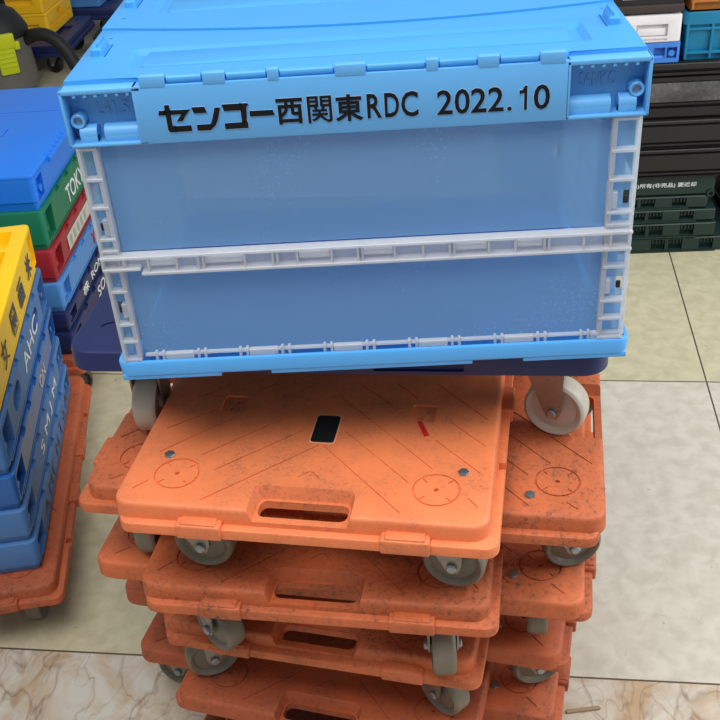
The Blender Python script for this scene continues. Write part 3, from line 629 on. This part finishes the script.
for polys, a, b in ((SE, 160, 192.5), (NN, 194, 222), (KO, 224.5, 250.5), (BR, 251.5, 275.5)):
    glyph_polys(polys, px(a), px(b), za - 0.0004, zb_ - 0.0005, M['print_edge'], 'lettering_edge', 0.0007, -0.0001)
    glyph_polys(polys, px(a), px(b), za, zb_ - 0.0005, M['print'], 'lettering', 0.00035, -0.0004)
for body, a, b, z0, z1, off in (('西', 278, 304.5, 0.2745, 0.2985, 0.022), ('関', 309, 333.5, 0.2740, 0.2990, 0.008), ('東', 336.5, 364.5, 0.2740, 0.2990, 0.022), ('R', 368.5, 383, 0.2755, 0.2980, 0.018), ('D', 386, 400.5, 0.2755, 0.2980, 0.018), ('C', 402.5, 419.5, 0.2750, 0.2985, 0.018),
                                ('2', 438, 453.5, 0.2750, 0.2975, 0.014), ('0', 455.5, 470.5, 0.2747, 0.2977, 0.014), ('2', 471.5, 487, 0.2750, 0.2975, 0.014), ('2', 488.5, 504, 0.2750, 0.2975, 0.014), ('.', 507.5, 512, 0.2750, 0.2789, 0.0), ('0', 533.5, 549.5, 0.2747, 0.2975, 0.014)):
    lettering(K, body, px(a) - 0.0006, px(b) + 0.0006, z0 - 0.0006, z1 + 0.0006, M['print_edge'], Matrix.Translation((0, -0.0001, 0)), 'lettering_edge', off + (0.010 if body.isascii() else 0.010), 0.0003)
    lettering(K, body, px(a), px(b), z0, z1, M['print'], Matrix.Translation((0, -0.0006, 0)), 'lettering', off - 0.002 if body.isascii() else off + 0.004, 0.0003)
ONE = [[(0.62, 0.0), (1.0, 0.0), (1.0, 1.0), (0.70, 1.0), (0.62, 0.94)], [(0.0, 0.66), (0.62, 0.72), (0.62, 0.94), (0.34, 0.82), (0.0, 0.82)]]
glyph_polys(ONE, px(519.5), px(527), 0.2750, 0.2972, M['print_edge'], 'lettering_edge', 0.0006, -0.0001)
glyph_polys(ONE, px(519.5), px(527), 0.2750, 0.2972, M['print'], 'lettering', 0.0, -0.0004)
# ------------------------------------------------------------------ folded crates (flat-packed containers), each one thing
def folded_crate(label, mat, loc, rz, w, d, h, group, slots=True, hand=False, top='plain', pocket=0.055, far=False):
    """w across, d along; base centre at loc. Corner pockets and slots on the long faces."""
    o = thing('folding_crate', label, 'crate', loc, rz, group)
    a, b = w / 2, d / 2
    m = MB()
    m.loft([rrect(-a, a, -b, b, 0.012, 0.0, 4, 0.010), rrect(-a, a, -b, b, 0.012, 0.010, 4, 0.0065), rrect(-a, a, -b, b, 0.012, 0.0125, 4, 0.0065), rrect(-a, a, -b, b, 0.012, 0.0135, 4, 0.0035), rrect(-a, a, -b, b, 0.012, h - 0.004, 4, 0.0), rrect(-a, a, -b, b, 0.012, h - 0.001, 4, 0.001), rrect(-a, a, -b, b, 0.012, h, 4, 0.003)])
    me = m.mesh('body', mat)
    c = MB()
    for s in (-1, 1):
        for t in (-1, 1):
            y0, y1 = sorted((t * (b - 0.014), t * (b - 0.014 - pocket))); x0, x1 = sorted((s * (a - 0.016), s * (a + 0.02)))
            c.box(x0, x1, y0, y1, 0.017, h - 0.008)
    cs = [c]
    if slots:
        g = MB(); n = 5
        for s in (-1, 1):
            for k in range(n):
                yy = -b + 0.12 + (d - 0.24) * k / (n - 1); x0, x1 = sorted((s * (a - 0.006), s * (a + 0.02))); g.box(x0, x1, yy - 0.013, yy + 0.013, h - 0.007, h + 0.02)
        cs.append(g)
    if hand:
        g = MB()
        for s in (-1, 1):
            for t in (-1, 1):
                q = rrect(-0.032, 0.032, h * 0.38, h * 0.80, h * 0.2, 0); x0, x1 = sorted((s * (a - 0.012), s * (a + 0.02)))
                g.loft([[(x0, t * 0.12 + u, v) for u, v, _ in q], [(x1, t * 0.12 + u, v) for u, v, _ in q]])
        cs.append(g)
    if top == 'grid':
        g = MB(); nx, ny = 4, 6; gx0, gx1, gy0, gy1 = -a + 0.020, a - 0.020, -b + 0.020, b - 0.020
        for i in range(nx):
            for j in range(ny):
                u0 = gx0 + (gx1 - gx0) * i / nx; u1 = gx0 + (gx1 - gx0) * (i + 1) / nx; v0 = gy0 + (gy1 - gy0) * j / ny; v1 = gy0 + (gy1 - gy0) * (j + 1) / ny
                g.loft([rrect(u0 + 0.007, u1 - 0.007, v0 + 0.007, v1 - 0.007, 0.003, h - 0.022, 2, 0.003), rrect(u0 + 0.007, u1 - 0.007, v0 + 0.007, v1 - 0.007, 0.003, h + 0.01, 2)])
        cs.append(g)
    elif top == 'tray':
        cs.append(frustum(-a + 0.012, a - 0.012, -b + 0.012, b - 0.012, h - 0.010, h + 0.01, 0.003))
    link('body', cut(me, cs, mat, 35), o)
    # corner pins seated in the pockets
    for s in (-1, 1):
        for t in (-1, 1):
            m = MB(); m.cyl((s * (a - 0.017), t * (b - 0.03), h * 0.45), (s * (a - 0.006), t * (b - 0.03), h * 0.45), 0.0055, 12); m.build('corner_pin', mat, o)
    for q0, q1 in ((-a + 0.0030, -a + 0.02), (a - 0.02, a - 0.0030)):
        m = MB(); m.box(q0, q1, -b + 0.03, b - 0.03, 0.0085, 0.0105); m.build('seam_rib', mat, o)
    return o

# left front stack on its dolly (right long side faces the middle stack)
LY = math.radians(8.85); c8, s8 = math.cos(LY), math.sin(LY)
def left_stack(u, v, z):    # u: from the right face towards the left, v: along from the near corner
    x, y = -0.572, 0.305; return (x - c8 * u - s8 * v, y - s8 * u + c8 * v, z + FZ)
lx, ly, lz = left_stack(DW / 2 + 0.008 - 0.0255, -0.034, -0.5795)
orange_dolly('dull orange dolly under the left stack of blue crates', (lx, ly, lz), LY, (-60, 84, 60, 200), M['orange_rust'], None)
GL = 'blue folded crates stacked under the yellow one'
cw, cdp = 0.366, 0.535
sp = [('lowest blue folded crate of the left stack, dark lettering, right on the dolly', M['crate_blue'], -0.5785, 0.065), ('second blue folded crate from the bottom of the left stack', M['crate_blue'], -0.5125, 0.066), ('glossy deeper blue folded crate, third from the bottom of the left stack', M['crate_blue_deep'], -0.4455, 0.069), ('topmost blue folded crate of the left stack, three white letters, right under the yellow crate', M['crate_blue'], -0.3755, 0.085)]
LS = []
for i, (lab, mt, z, h) in enumerate(sp):
    x, y, zz = left_stack(cw / 2, cdp / 2, z); LS.append(folded_crate(lab, mt, (x, y, zz), LY, cw, cdp, h, GL, hand=(i in (3,)), pocket=0.06))
x, y, zz = left_stack(cw / 2, cdp / 2, -0.2895)
YC = folded_crate('yellow crate with open ribbed underside up, top of the left stack', M['yellow'], (x, y, zz), LY, cw, cdp, 0.0895, None, slots=False, top='grid', pocket=0.04)
fa_ = on_right_face(cw / 2)
lettering(LS[3], 'AHC', -0.035, 0.125, 0.036, 0.064, M['white_text'], on_right_face(cw / 2 - 0.0009))
lettering(LS[0], 'A MT  N T S A', -0.16, 0.2, 0.022, 0.048, M['grey_text'], on_right_face(cw / 2 - 0.0012))
lettering(LS[1], 'S M J M', -0.08, 0.14, 0.024, 0.048, M['white_text'], on_right_face(cw / 2 - 0.0012))
lettering(LS[2], 'ON', 0.03, 0.09, 0.026, 0.048, M['paper'], on_right_face(cw / 2 - 0.0012))
for ch, yy, mt in (('米', 0.175, M['grey_text']), ('画', 0.075, M['grey_text']), ('園', -0.015, M['grey_text']), ('女', -0.118, M['black_label'])):
    lettering(YC, ch, yy - 0.024, yy + 0.024, 0.026, 0.068, mt, on_right_face(cw / 2 - 0.0008), offset=0.02 if mt is M['grey_text'] else 0.0)

# second stack behind: blue lidded crate on green, red, light blue and two navy crates
SX, SY0, SD = -0.672, 0.955, 0.545
def second(z): return (SX - 0.183, SY0 + SD / 2, z + FZ)
orange_dolly('orange dolly under the green and red crate stack, almost hidden behind the navy one', (SX - 0.205, SY0 - 0.01, -0.5795 + FZ), 0.0, (200, 20, 60, 200), M['orange_rust'], None, wm=M['rubber_worn'])
G2 = 'folded crates stacked behind on the left'
S2 = []
for lab, mt, z0, z1, hd in (('lowest dark navy crate of the back left stack', M['navy_crate'], -0.5785, -0.522, 0), ('upper dark navy crate with white lettering, under the light blue one', M['navy_crate'], -0.521, -0.471, 0), ('light blue folded crate between the red and navy crates', M['light_blue'], -0.470, -0.400, 0), ('dark red folded crate with a long off-white label', M['red'], -0.399, -0.323, 0), ('green folded crate with bold white lettering, under the strong blue lidded crate', M['green'], -0.322, -0.234, 0)):
    x, y, zz = second(z0); S2.append(folded_crate(lab, mt, (x, y, zz), 0.0, 0.366, SD, z1 - z0, G2, pocket=0.05))
lettering(S2[4], 'TOKYO', -0.105, 0.075, 0.026, 0.064, M['white_text'], on_right_face(0.183 - 0.0009), offset=0.01)
m = MB(); m.box(0.1822, 0.1834, -0.165, 0.16, 0.024, 0.056, 0.0004, 1); lb = m.build('paper_label', M['paper'], S2[3]); lb['label'] = 'long off-white label'
lettering(S2[3], '■■■ ■■ ■■■' if False else 'IIIII IIII', -0.15, 0.14, 0.030, 0.050, plastic('faint_label_ink', (158, 164, 150), 0.6), on_right_face(0.1836))
lettering(S2[2], 'Y', -0.01, 0.03, 0.022, 0.054, M['red'], on_right_face(0.183 - 0.001), offset=0.02)
lettering(S2[1], '株  ROM', -0.145, 0.03, 0.016, 0.040, M['white_text'], on_right_face(0.183 - 0.0012), offset=0.01)
lettering(S2[0], 'SOM', -0.05, 0.06, 0.016, 0.042, M['white_text'], on_right_face(0.183 - 0.0012), offset=0.01)
def lidded_crate():
    z0, z1 = -0.233, -0.157; h = z1 - z0
    x, y, zz = second(z0); o = thing('lidded_crate', 'strong blue crate with a flat closed lid, top of the back left stack', 'crate', (x, y, zz))
    a, b = 0.183, SD / 2
    m = MB(); m.loft([rrect(-a, a, -b, b, 0.014, 0.0, 5, 0.008), rrect(-a, a, -b, b, 0.014, 0.0185, 5, 0.004), rrect(-a, a, -b, b, 0.014, 0.0195, 5, 0.002), rrect(-a, a, -b, b, 0.014, h - 0.006, 5, 0.0)])
    me = m.mesh('body', M['blue_lid'])
    c = MB()
    for t in (-1, 1): c.box(a - 0.014, a + 0.02, *sorted((t * (b - 0.012), t * (b - 0.052))), 0.016, h - 0.012)
    link('body', cut(me, [c], M['blue_lid']), o)
    m = MB(); slab(m, -a, a, -b, b, h - 0.0065, h, 0.014, 0.0016); me = m.mesh('lid', M['blue_lid'])
    g = MB(); g.box(-a - 0.01, a + 0.01, 0.06, 0.0625, h - 0.002, h + 0.004)
    for sy in (-0.07, 0.02):
        P = [(-0.3 + 0.0, sy + 0.05), (-0.02, sy + 0.055), (0.0, sy + 0.07), (0.006, sy + 0.05), (-0.01, sy + 0.035), (-0.04, sy + 0.03)]
        for p1, p2 in zip(P[1:], P[2:]): groove(g, p1, p2, 0.0022, 0.0, 0.0)
    g.b.free(); g = MB(); g.box(-a - 0.01, a - 0.03, 0.10, 0.1025, h - 0.002, h + 0.004); g.box(a - 0.0015 - 0.03, a - 0.03, 0.1025, 0.175, h - 0.002, h + 0.004)
    g.box(-0.2, 0.055, -0.045, -0.0425, h - 0.002, h + 0.004); g.box(0.0525, 0.055, -0.0425, 0.0, h - 0.002, h + 0.004); g.box(-0.2, 0.005, -0.115, -0.1125, h - 0.002, h + 0.004); g.box(0.0025, 0.005, -0.1125, -0.085, h - 0.002, h + 0.004)
    link('lid', cut(me, [g], M['blue_lid']), o)
    m = MB(); m.cyl((a + 0.002, -0.17, h - 0.008), (a + 0.002, -0.03, h - 0.008), 0.006, 14)
    for k in range(6): m.box(a - 0.006, a + 0.005, -0.165 + k * 0.024, -0.155 + k * 0.024, h - 0.012, h + 0.001, 0.001)
    m.build('lid_hinge', M['blue_lid'], o)
    m = MB(); m.cyl((a - 0.012, -b + 0.032, 0.038), (a - 0.001, -b + 0.032, 0.038), 0.008, 16); m.build('corner_pin', M['blue_lid'], o)
    m = MB(); m.lathe([(0.008, 0.0), (0.008, 0.004), (0.004, 0.005)], (a - 0.016, -b + 0.026, 0.020), 'X', 14); m.build('corner_plug', M['dark_grey'], o)
lidded_crate()

# ------------------------------------------------------------------ right-hand background stack
GR_ = 'dark green folded crates stacked on the right'
def dark_front(label, mat, x0, x1, y0, z0, z1, group, kind):
    o = thing('plastic_crate', label, 'crate', ((x0 + x1) / 2, y0 + 0.185, z0 + FZ), -0.03, group)
    a, b, h = (x1 - x0) / 2, 0.185, z1 - z0
    m = MB(); m.loft([rrect(-a, a, -b, b, 0.008, 0.0, 4, 0.006), rrect(-a, a, -b, b, 0.008, 0.006, 4, 0.001), rrect(-a, a, -b, b, 0.008, h - 0.002, 4, 0.0), rrect(-a, a, -b, b, 0.008, h, 4, 0.002)])
    me = m.mesh('body', mat); cs = []
    if kind == 'windows':
        c = MB(); w = 0.036
        for x in [a - 0.20, a - 0.155, a - 0.075, a - 0.32, a - 0.365, a - 0.44]:
            c.box(x - w / 2, x + w / 2, -b - 0.02, -b + 0.018, 0.008, h - 0.004)
        cs.append(c)
    elif kind == 'mesh':
        c = MB()
        for i in range(int(2 * a / 0.022)):
            for j in range(max(1, int(h / 0.02))):
                x = -a + 0.013 + i * 0.022; z = 0.004 + j * 0.02; c.box(x - 0.008, x + 0.008, -b - 0.02, -b + 0.018, z, z + 0.014)
        cs.append(c)
    elif kind == 'ridges':
        c = MB()
        for z in (0.10, 0.24, 0.86): c.box(-a - 0.01, a + 0.01, -b - 0.02, -b + 0.008, z * h - 0.003, z * h + 0.003)
        cs.append(c)
    elif kind == 'panel':
        c = MB(); c.box(-a + 0.02, a - 0.02, -b - 0.02, -b + 0.010, 0.20 * h, 0.30 * h - 0.006); c.box(-a + 0.012, a - 0.012, -b - 0.02, -b + 0.006, 0.29 * h, 0.68 * h); c.box(-a + 0.02, a - 0.02, -b - 0.02, -b + 0.014, 0.755 * h, 0.80 * h)
        c.box(-a + 0.02, a - 0.02, -b - 0.02, -b + 0.010, 0.84 * h, 0.90 * h)
        for k in range(4): c.cyl((-a + 0.03 + (k % 2) * 0.02, -b - 0.01, 0.34 * h + k * 0.014), (-a + 0.03 + (k % 2) * 0.02, -b + 0.02, 0.34 * h + k * 0.014), 0.004, 8)
        cs.append(c)
    link('body', cut(me, cs, mat) if cs else me, o)
    if kind == 'windows':
        for x in [a - 0.20, a - 0.155, a - 0.075, a - 0.32, a - 0.365, a - 0.44]:
            m = MB()
            for k in range(4): m.box(x - 0.015 + k * 0.009, x - 0.012 + k * 0.009, -b + 0.002, -b + 0.012, h - 0.016, h - 0.003)
            m.build('comb', mat, o)
        m = MB(); m.box(-a + 0.03, a - 0.05, -b - 0.0012, -b + 0.004, 0.001, 0.005); m.build('foot_rib', mat, o)
    if kind == 'panel':
        m = MB(); m.box(-a + 0.016, a - 0.016, -b - 0.0005, -b + 0.0075, 0.31 * h, 0.66 * h, 0.002); m.build('front_panel', M['black_worn'], o)
    return o
X1 = 0.872; BY = 1.53
for i, (lab, z0, z1, dx) in enumerate((('lowest dark green folded crate of the right stack, on the floor tiles', -0.71, -0.668, 0.055), ('second dark green folded crate from the floor, in the right stack', -0.667, -0.626, 0.0), ('third dark green folded crate from the floor, in the right stack', -0.625, -0.590, -0.003), ('fourth dark green folded crate from the floor, under the lettered one', -0.589, -0.553, -0.005))):
    dark_front(lab, M['dark_green'], X1 - 0.53 + dx, X1 + dx - 0.02 * (i == 3), BY + (0.0, 0.0, 0.006, 0.01)[i], z0, z1, GR_, 'windows')
g = dark_front('dark green folded crate with white printed characters, topmost of the green ones', M['dark_green'], X1 - 0.55, X1 - 0.012, BY + 0.012, -0.552, -0.497, GR_, 'plain')
lettering(g, '(株)所有(非売品) 要返却', 0.050, 0.219, 0.024, 0.0385, M['white_text'], Matrix.Translation((0, -0.1853, 0)), offset=0.012)
m = MB(); m.lathe([(0.006, -0.185), (0.010, -0.185), (0.010, -0.1885), (0.006, -0.1885)], (0.258, 0, 0.006), 'Y', 16, True); m.build('ring_lug', M['dark_green'], g)
for z0, z1, lab in ((-0.71, -0.664, 'lowest dark green mesh crate at the right photo edge'), (-0.663, -0.618, 'second mesh crate from the floor at the right photo edge'), (-0.617, -0.572, 'third mesh crate from the floor at the right photo edge'), (-0.571, -0.526, 'topmost dark green mesh crate at the right photo edge')):
    dark_front(lab, M['dark_green'], X1 + 0.07, X1 + 0.55, BY + 0.035, z0, z1, 'dark green mesh crates at the right edge', 'mesh')
GB = 'black crates stacked on the right'
dark_front('lower matt black crate standing on the dark green ones', M['black_crate'], 0.40, 0.945, BY - 0.012, -0.492, -0.416, GB, 'ridges')
dark_front('middle matt black crate of the right stack, plain front', M['black_crate'], 0.40, 0.95, BY - 0.014, -0.414, -0.340, GB, 'ridges')
dark_front('upper black crate with a scuffed grey front panel', M['black_crate'], 0.40, 0.96, BY - 0.004, -0.338, -0.201, GB, 'panel')
# crates on top of the black ones
def pocket_front(label, mat, x0, x1, y0, z0, z1, name='folding_crate'):
    o = thing(name, label, 'crate', ((x0 + x1) / 2, y0 + 0.17, z0 + FZ), -0.02)
    a, b, h = (x1 - x0) / 2, 0.17, z1 - z0
    m = MB(); slab(m, -a, a, -b, b, 0, h, 0.008, 0.0025); me = m.mesh('body', mat)
    c = MB(); c.box(a - 0.062, a - 0.036, -b - 0.02, -b + 0.015, 0.24 * h, 0.76 * h); c.box(a - 0.032, a - 0.008, -b - 0.02, -b + 0.015, 0.24 * h, 0.76 * h)
    link('body', cut(me, [c], mat), o)
    m = MB(); m.cyl((a - 0.020, -b + 0.015, 0.46 * h), (a - 0.020, -b + 0.002, 0.46 * h), 0.0075, 14); m.build('corner_pin', mat, o)
    m = MB(); m.cyl((a - 0.062, -b + 0.008, 0.24 * h), (a - 0.036, -b + 0.008, 0.24 * h), 0.006, 12); m.build('roller', mat, o)
    return o
TY = 1.534
pocket_front('mid blue folded crate under the white one, beside the teal crate', M['mid_blue'], 0.33, 0.728, TY, -0.2005, -0.150)
wc = thing('folding_crate', 'white folded crate on the mid blue one', 'crate', (0.515, TY + 0.17, -0.149 + FZ), -0.02)
m = MB(); slab(m, -0.21, 0.21, -0.172, 0.168, 0, 0.063, 0.008, 0.0025); me = m.mesh('body', M['white_crate'])
c = MB(); c.box(0.105, 0.178, -0.2, -0.162, 0.014, 0.043); c.box(-0.18, 0.178, -0.2, -0.168, 0.004, 0.009); link('body', cut(me, [c], M['white_crate']), wc)
m = MB(); m.box(0.108, 0.175, -0.168, -0.160, 0.015, 0.032, 0.003); m.build('roller', M['white_crate'], wc)
m = MB(); m.box(-0.2, -0.02, -0.168, -0.14, 0.060, 0.067, 0.002); m.box(0.02, 0.07, -0.168, -0.14, 0.060, 0.067, 0.002); m.build('lug', M['white_crate'], wc)
def ribbed_bin(label, mat, x0, x1, y0, z0, z1):
    o = thing('stacking_bin', label, 'crate', ((x0 + x1) / 2, y0 + 0.2, z0 + FZ), -0.02)
    a, b, h = (x1 - x0) / 2, 0.2, z1 - z0
    m = MB(); m.loft([rrect(-a, a, -b, b, 0.012, 0, 4, 0.014), rrect(-a, a, -b, b, 0.012, h - 0.001, 4, 0.006), rrect(-a, a, -b, b, 0.012, h - 0.001, 4, 0.010), rrect(-a, a, -b, b, 0.012, 0.005, 4, 0.018)]); m.build('body', mat, o)
    m = MB(); R = [rrect(-a, a, -b, b, 0.012, z, 4, i) for z, i in ((h - 0.028, 0.001), (h - 0.001, 0.0), (h, 0.001), (h, 0.009), (h - 0.028, 0.010))]; R.append(R[0]); m.loft(R, False, False); bmesh.ops.remove_doubles(m.b, verts=m.b.verts, dist=1e-6); m.build('rim', mat, o)
    for fx in (0.10, 0.62, 0.93):
        x = -a + fx * 2 * a; m = MB(); m.box(x - 0.003, x + 0.003, -b + 0.001, -b + 0.016, 0.004, h - 0.02, 0.001); m.build('rib', mat, o)
    for z in (0.17, 0.66):
        m = MB(); m.box(-a + 0.012, a - 0.012, -b + 0.002, -b + 0.016, z * h - 0.003, z * h + 0.003, 0.001); m.build('rib', mat, o)
    return o
ribbed_bin('teal ribbed stacking bin on the black crates, beside the white one', M['teal'], 0.732, 0.842, TY, -0.2005, -0.086)
ribbed_bin('orange-brown ribbed bin on the teal bin, at the top right', M['brown'], 0.733, 0.90, TY + 0.005, -0.085, 0.045)
bb = thing('cardboard_box', 'black box with small white print, on the white crate', 'box', (0.51, TY + 0.17, -0.0805 + FZ), -0.02)
m = MB(); m.box(-0.215, 0.215, -0.165, 0.165, 0, 0.13, 0.002); m.build('body', M['black_box'], bb)
m = MB(); m.box(-0.217, 0.217, -0.167, 0.167, 0.0, 0.018, 0.001); m.build('rim', plastic('dark_brown_card', (54, 42, 40), 0.6), bb)
lettering(bb, 'IIIIIIIIIIIIIII', 0.055, 0.135, 0.044, 0.050, M['white_text'], Matrix.Translation((0, -0.1655, 0)))
lettering(bb, 'IIIIIIIII', 0.075, 0.115, 0.032, 0.038, M['white_text'], Matrix.Translation((0, -0.1655, 0)))

# ------------------------------------------------------------------ left far background
def simple_dolly(label, mat, cx, cy, rz, w, d, z, group=None):
    o = thing('platform_dolly', label, 'dolly', (cx, cy, z + FZ), rz, group)
    m = MB(); slab(m, -w / 2, w / 2, -d / 2, d / 2, -0.034, 0, 0.02, 0.004); me = m.mesh('deck', mat)
    c = MB(); c.box(w / 2 - 0.10, w / 2 - 0.04, -0.07, 0.07, -0.01, 0.01); c.box(-0.08, 0.08, -d / 2 + 0.02, -d / 2 + 0.06, -0.01, 0.01)
    link('deck', cut(me, [c], mat), o)
    m = MB(); slab(m, -w / 2 - 0.008, w / 2 + 0.008, -d / 2 - 0.008, d / 2 + 0.008, -0.048, -0.03, 0.02, 0.003); m.build('lip', mat, o)
    add_casters(o, C_O, [(-w / 2 + 0.06, -d / 2 + 0.06, 20), (w / 2 - 0.06, -d / 2 + 0.06, 160), (-w / 2 + 0.06, d / 2 - 0.06, 60), (w / 2 - 0.06, d / 2 - 0.06, 220)], M['rubber'])
    return o
simple_dolly('dark blue dolly on the far floor under the tilted yellow crates', M['navy'], -1.60, 3.595, -0.03, 0.58, 0.46, -0.579, 'far blue dollies')
simple_dolly('dark blue dolly behind the yellow crates, with a light blue crate on it', M['navy'], -1.50, 4.13, -0.05, 0.60, 0.42, -0.579, 'far blue dollies')
def far_crate(label, mat, cx, cy, rz, w, d, z, h, group=None):
    o = thing('slotted_crate', label, 'crate', (cx, cy, z + FZ), rz, group)
    a, b = w / 2, d / 2
    m = MB(); slab(m, -a, a, -b, b, 0, h, 0.010, 0.003); me = m.mesh('body', mat); c = MB()
    for s in (-1, 1):
        for y0, y1 in ((-b + 0.03, -0.10), (-0.07, 0.07), (0.10, b - 0.03)): c.box(*sorted((s * (a - 0.012), s * (a + 0.02))), y0, y1, 0.028 * h / 0.1, 0.05 * h / 0.1)
        c.box(*sorted((s * (a - 0.02), s * (a + 0.02))), -0.03, 0.03, 0.062 * h / 0.1, 0.082 * h / 0.1)
        c.box(-a + 0.04, a - 0.04, *sorted((s * (b - 0.012), s * (b + 0.02))), 0.03 * h / 0.1, 0.055 * h / 0.1)
    link('body', cut(me, [c], mat), o)
    m = MB(); slab(m, -a - 0.002, a + 0.002, -b - 0.002, b + 0.002, h - 0.012, h - 0.002, 0.010, 0.002); m.build('rim', mat, o)
    return o
far_crate('lower far yellow slotted crate, on the dark blue dolly', M['yellow_far'], -1.535, 3.655, -0.06, 0.28, 0.33, -0.578, 0.10, 'far yellow crates')
far_crate('upper far yellow slotted crate, stacked on another yellow one', M['yellow_far'], -1.54, 3.655, -0.06, 0.28, 0.33, -0.477, 0.11, 'far yellow crates')
far_crate('far light blue crate, behind the yellow ones', M['light_blue'], -1.46, 4.13, -0.08, 0.36, 0.34, -0.578, 0.12)
far_crate('added black crate on the far floor behind the lid, for shadow and dark casters', M['black_crate'], -1.12, 3.75, 0.0, 0.28, 0.30, -0.71, 0.09)  # added dark box, stands in for shadow and dark casters on the far floor
# vacuum cleaner
V = thing('vacuum_cleaner', 'grey drum vacuum with lime yellow latch and black hose, far left', 'vacuum cleaner', (-1.525, 3.20, 0.0))
m = MB(); m.lathe([(0.11, 0.02), (0.121, 0.03), (0.124, 0.05), (0.118, 0.16), (0.114, 0.235)], (0, 0, 0), 'Z', 40); m.build('drum', M['grey_vac'], V)
m = MB(); m.lathe([(0.118, 0.228), (0.124, 0.236), (0.124, 0.255), (0.110, 0.285), (0.088, 0.320), (0.04, 0.35)], (0, 0, 0), 'Z', 40); m.build('motor_head', M['rubber'], V)
m = MB(); m.box(-0.03, 0.03, -0.10, 0.10, 0.36, 0.385, 0.008); m.box(-0.03, 0.03, -0.10, -0.08, 0.31, 0.375, 0.006); m.box(-0.03, 0.03, 0.08, 0.10, 0.31, 0.375, 0.006); m.build('handle', M['rubber'], V)
for ang in (-62, 118):
    t = math.radians(ang); 
    m = MB(); R_ = 0.122
    m.box(-0.036, 0.036, -0.014, 0.004, 0.105, 0.262, 0.006); m.box(-0.042, 0.042, -0.020, -0.004, 0.205, 0.262, 0.006)
    for k in range(4): m.box(-0.030, 0.030, -0.019, -0.010, 0.135 + k * 0.018, 0.142 + k * 0.018, 0.002)
    m.box(-0.056, -0.036, -0.016, -0.004, 0.196, 0.216, 0.004); m.box(0.036, 0.058, -0.016, -0.004, 0.196, 0.228, 0.004)
    q = m.build('latch', M['latch'], V); q.location = (R_ * math.cos(t), R_ * math.sin(t), 0); q.rotation_euler = (0, 0, t + math.pi / 2); q['label'] = 'lime yellow latch'
for k in range(4):
    t = math.radians(45 + 90 * k); m = MB(); m.cyl((0.09 * math.cos(t), 0.09 * math.sin(t), 0.0), (0.09 * math.cos(t), 0.09 * math.sin(t), 0.03), 0.02, 14); m.build('foot', M['rubber'], V)
hp = [(0.08, 0.0, 0.20), (0.105, 0.0, 0.205), (0.15, -0.01, 0.225), (0.20, -0.02, 0.225), (0.245, -0.03, 0.20), (0.28, -0.04, 0.155), (0.305, -0.05, 0.10), (0.33, -0.06, 0.05), (0.38, -0.06, 0.027), (0.50, -0.02, 0.0265), (0.60, 0.03, 0.0265)]
def smooth(P, k=6):
    out = []; P = [Vector(p) for p in P]
    for i in range(len(P) - 1):
        p0, p1, p2, p3 = P[max(i - 1, 0)], P[i], P[i + 1], P[min(i + 2, len(P) - 1)]
        for j in range(k):
            t = j / k; out.append(0.5 * ((2 * p1) + (-p0 + p2) * t + (2 * p0 - 5 * p1 + 4 * p2 - p3) * t * t + (-p0 + 3 * p1 - 3 * p2 + p3) * t ** 3))
    out.append(P[-1]); return out
m = MB(); m.tube(smooth(hp), 0.026, 16); m.build('hose', M['rubber'], V)
# black holdall behind the vacuum
B_ = thing('tool_bag', 'black bag on the dark blue dolly behind the vacuum cleaner, far left', 'bag', (-1.80, 3.56, 0.132), 0.1)
m = MB(); m.loft([rrect(-0.085, 0.085, -0.15, 0.15, 0.05, z, 6, i) for z, i in ((0.0, 0.02), (0.02, 0.002), (0.15, -0.006), (0.28, 0.012), (0.33, 0.05))]); m.build('body', M['bag'], B_, smooth=60)
m = MB(); m.tube(smooth([(-0.08, -0.09, 0.28), (-0.085, -0.08, 0.36), (0.0, -0.07, 0.41), (0.085, -0.08, 0.36), (0.08, -0.09, 0.28)]), 0.010, 10); m.build('handle', M['rubber'], B_)
# ------------------------------------------------------------------ litter on the floor
m = MB(); m.loft([[(-0.027, -0.003, 0), (0.024, -0.003, 0), (0.028, 0.0, 0), (0.024, 0.0035, 0), (-0.026, 0.003, 0)], [(-0.026, -0.003, 0.003), (0.024, -0.003, 0.003), (0.026, 0.0, 0.003), (0.024, 0.003, 0.003), (-0.026, 0.003, 0.003)]])
st = m.build('wood_sliver', M['wood']); st.location = (0.280, 0.099, 0.0003); st.rotation_euler = (0, 0, 0.10); tag(st, 'short flat wood sliver on the marbled tile at the lower right', 'sliver')
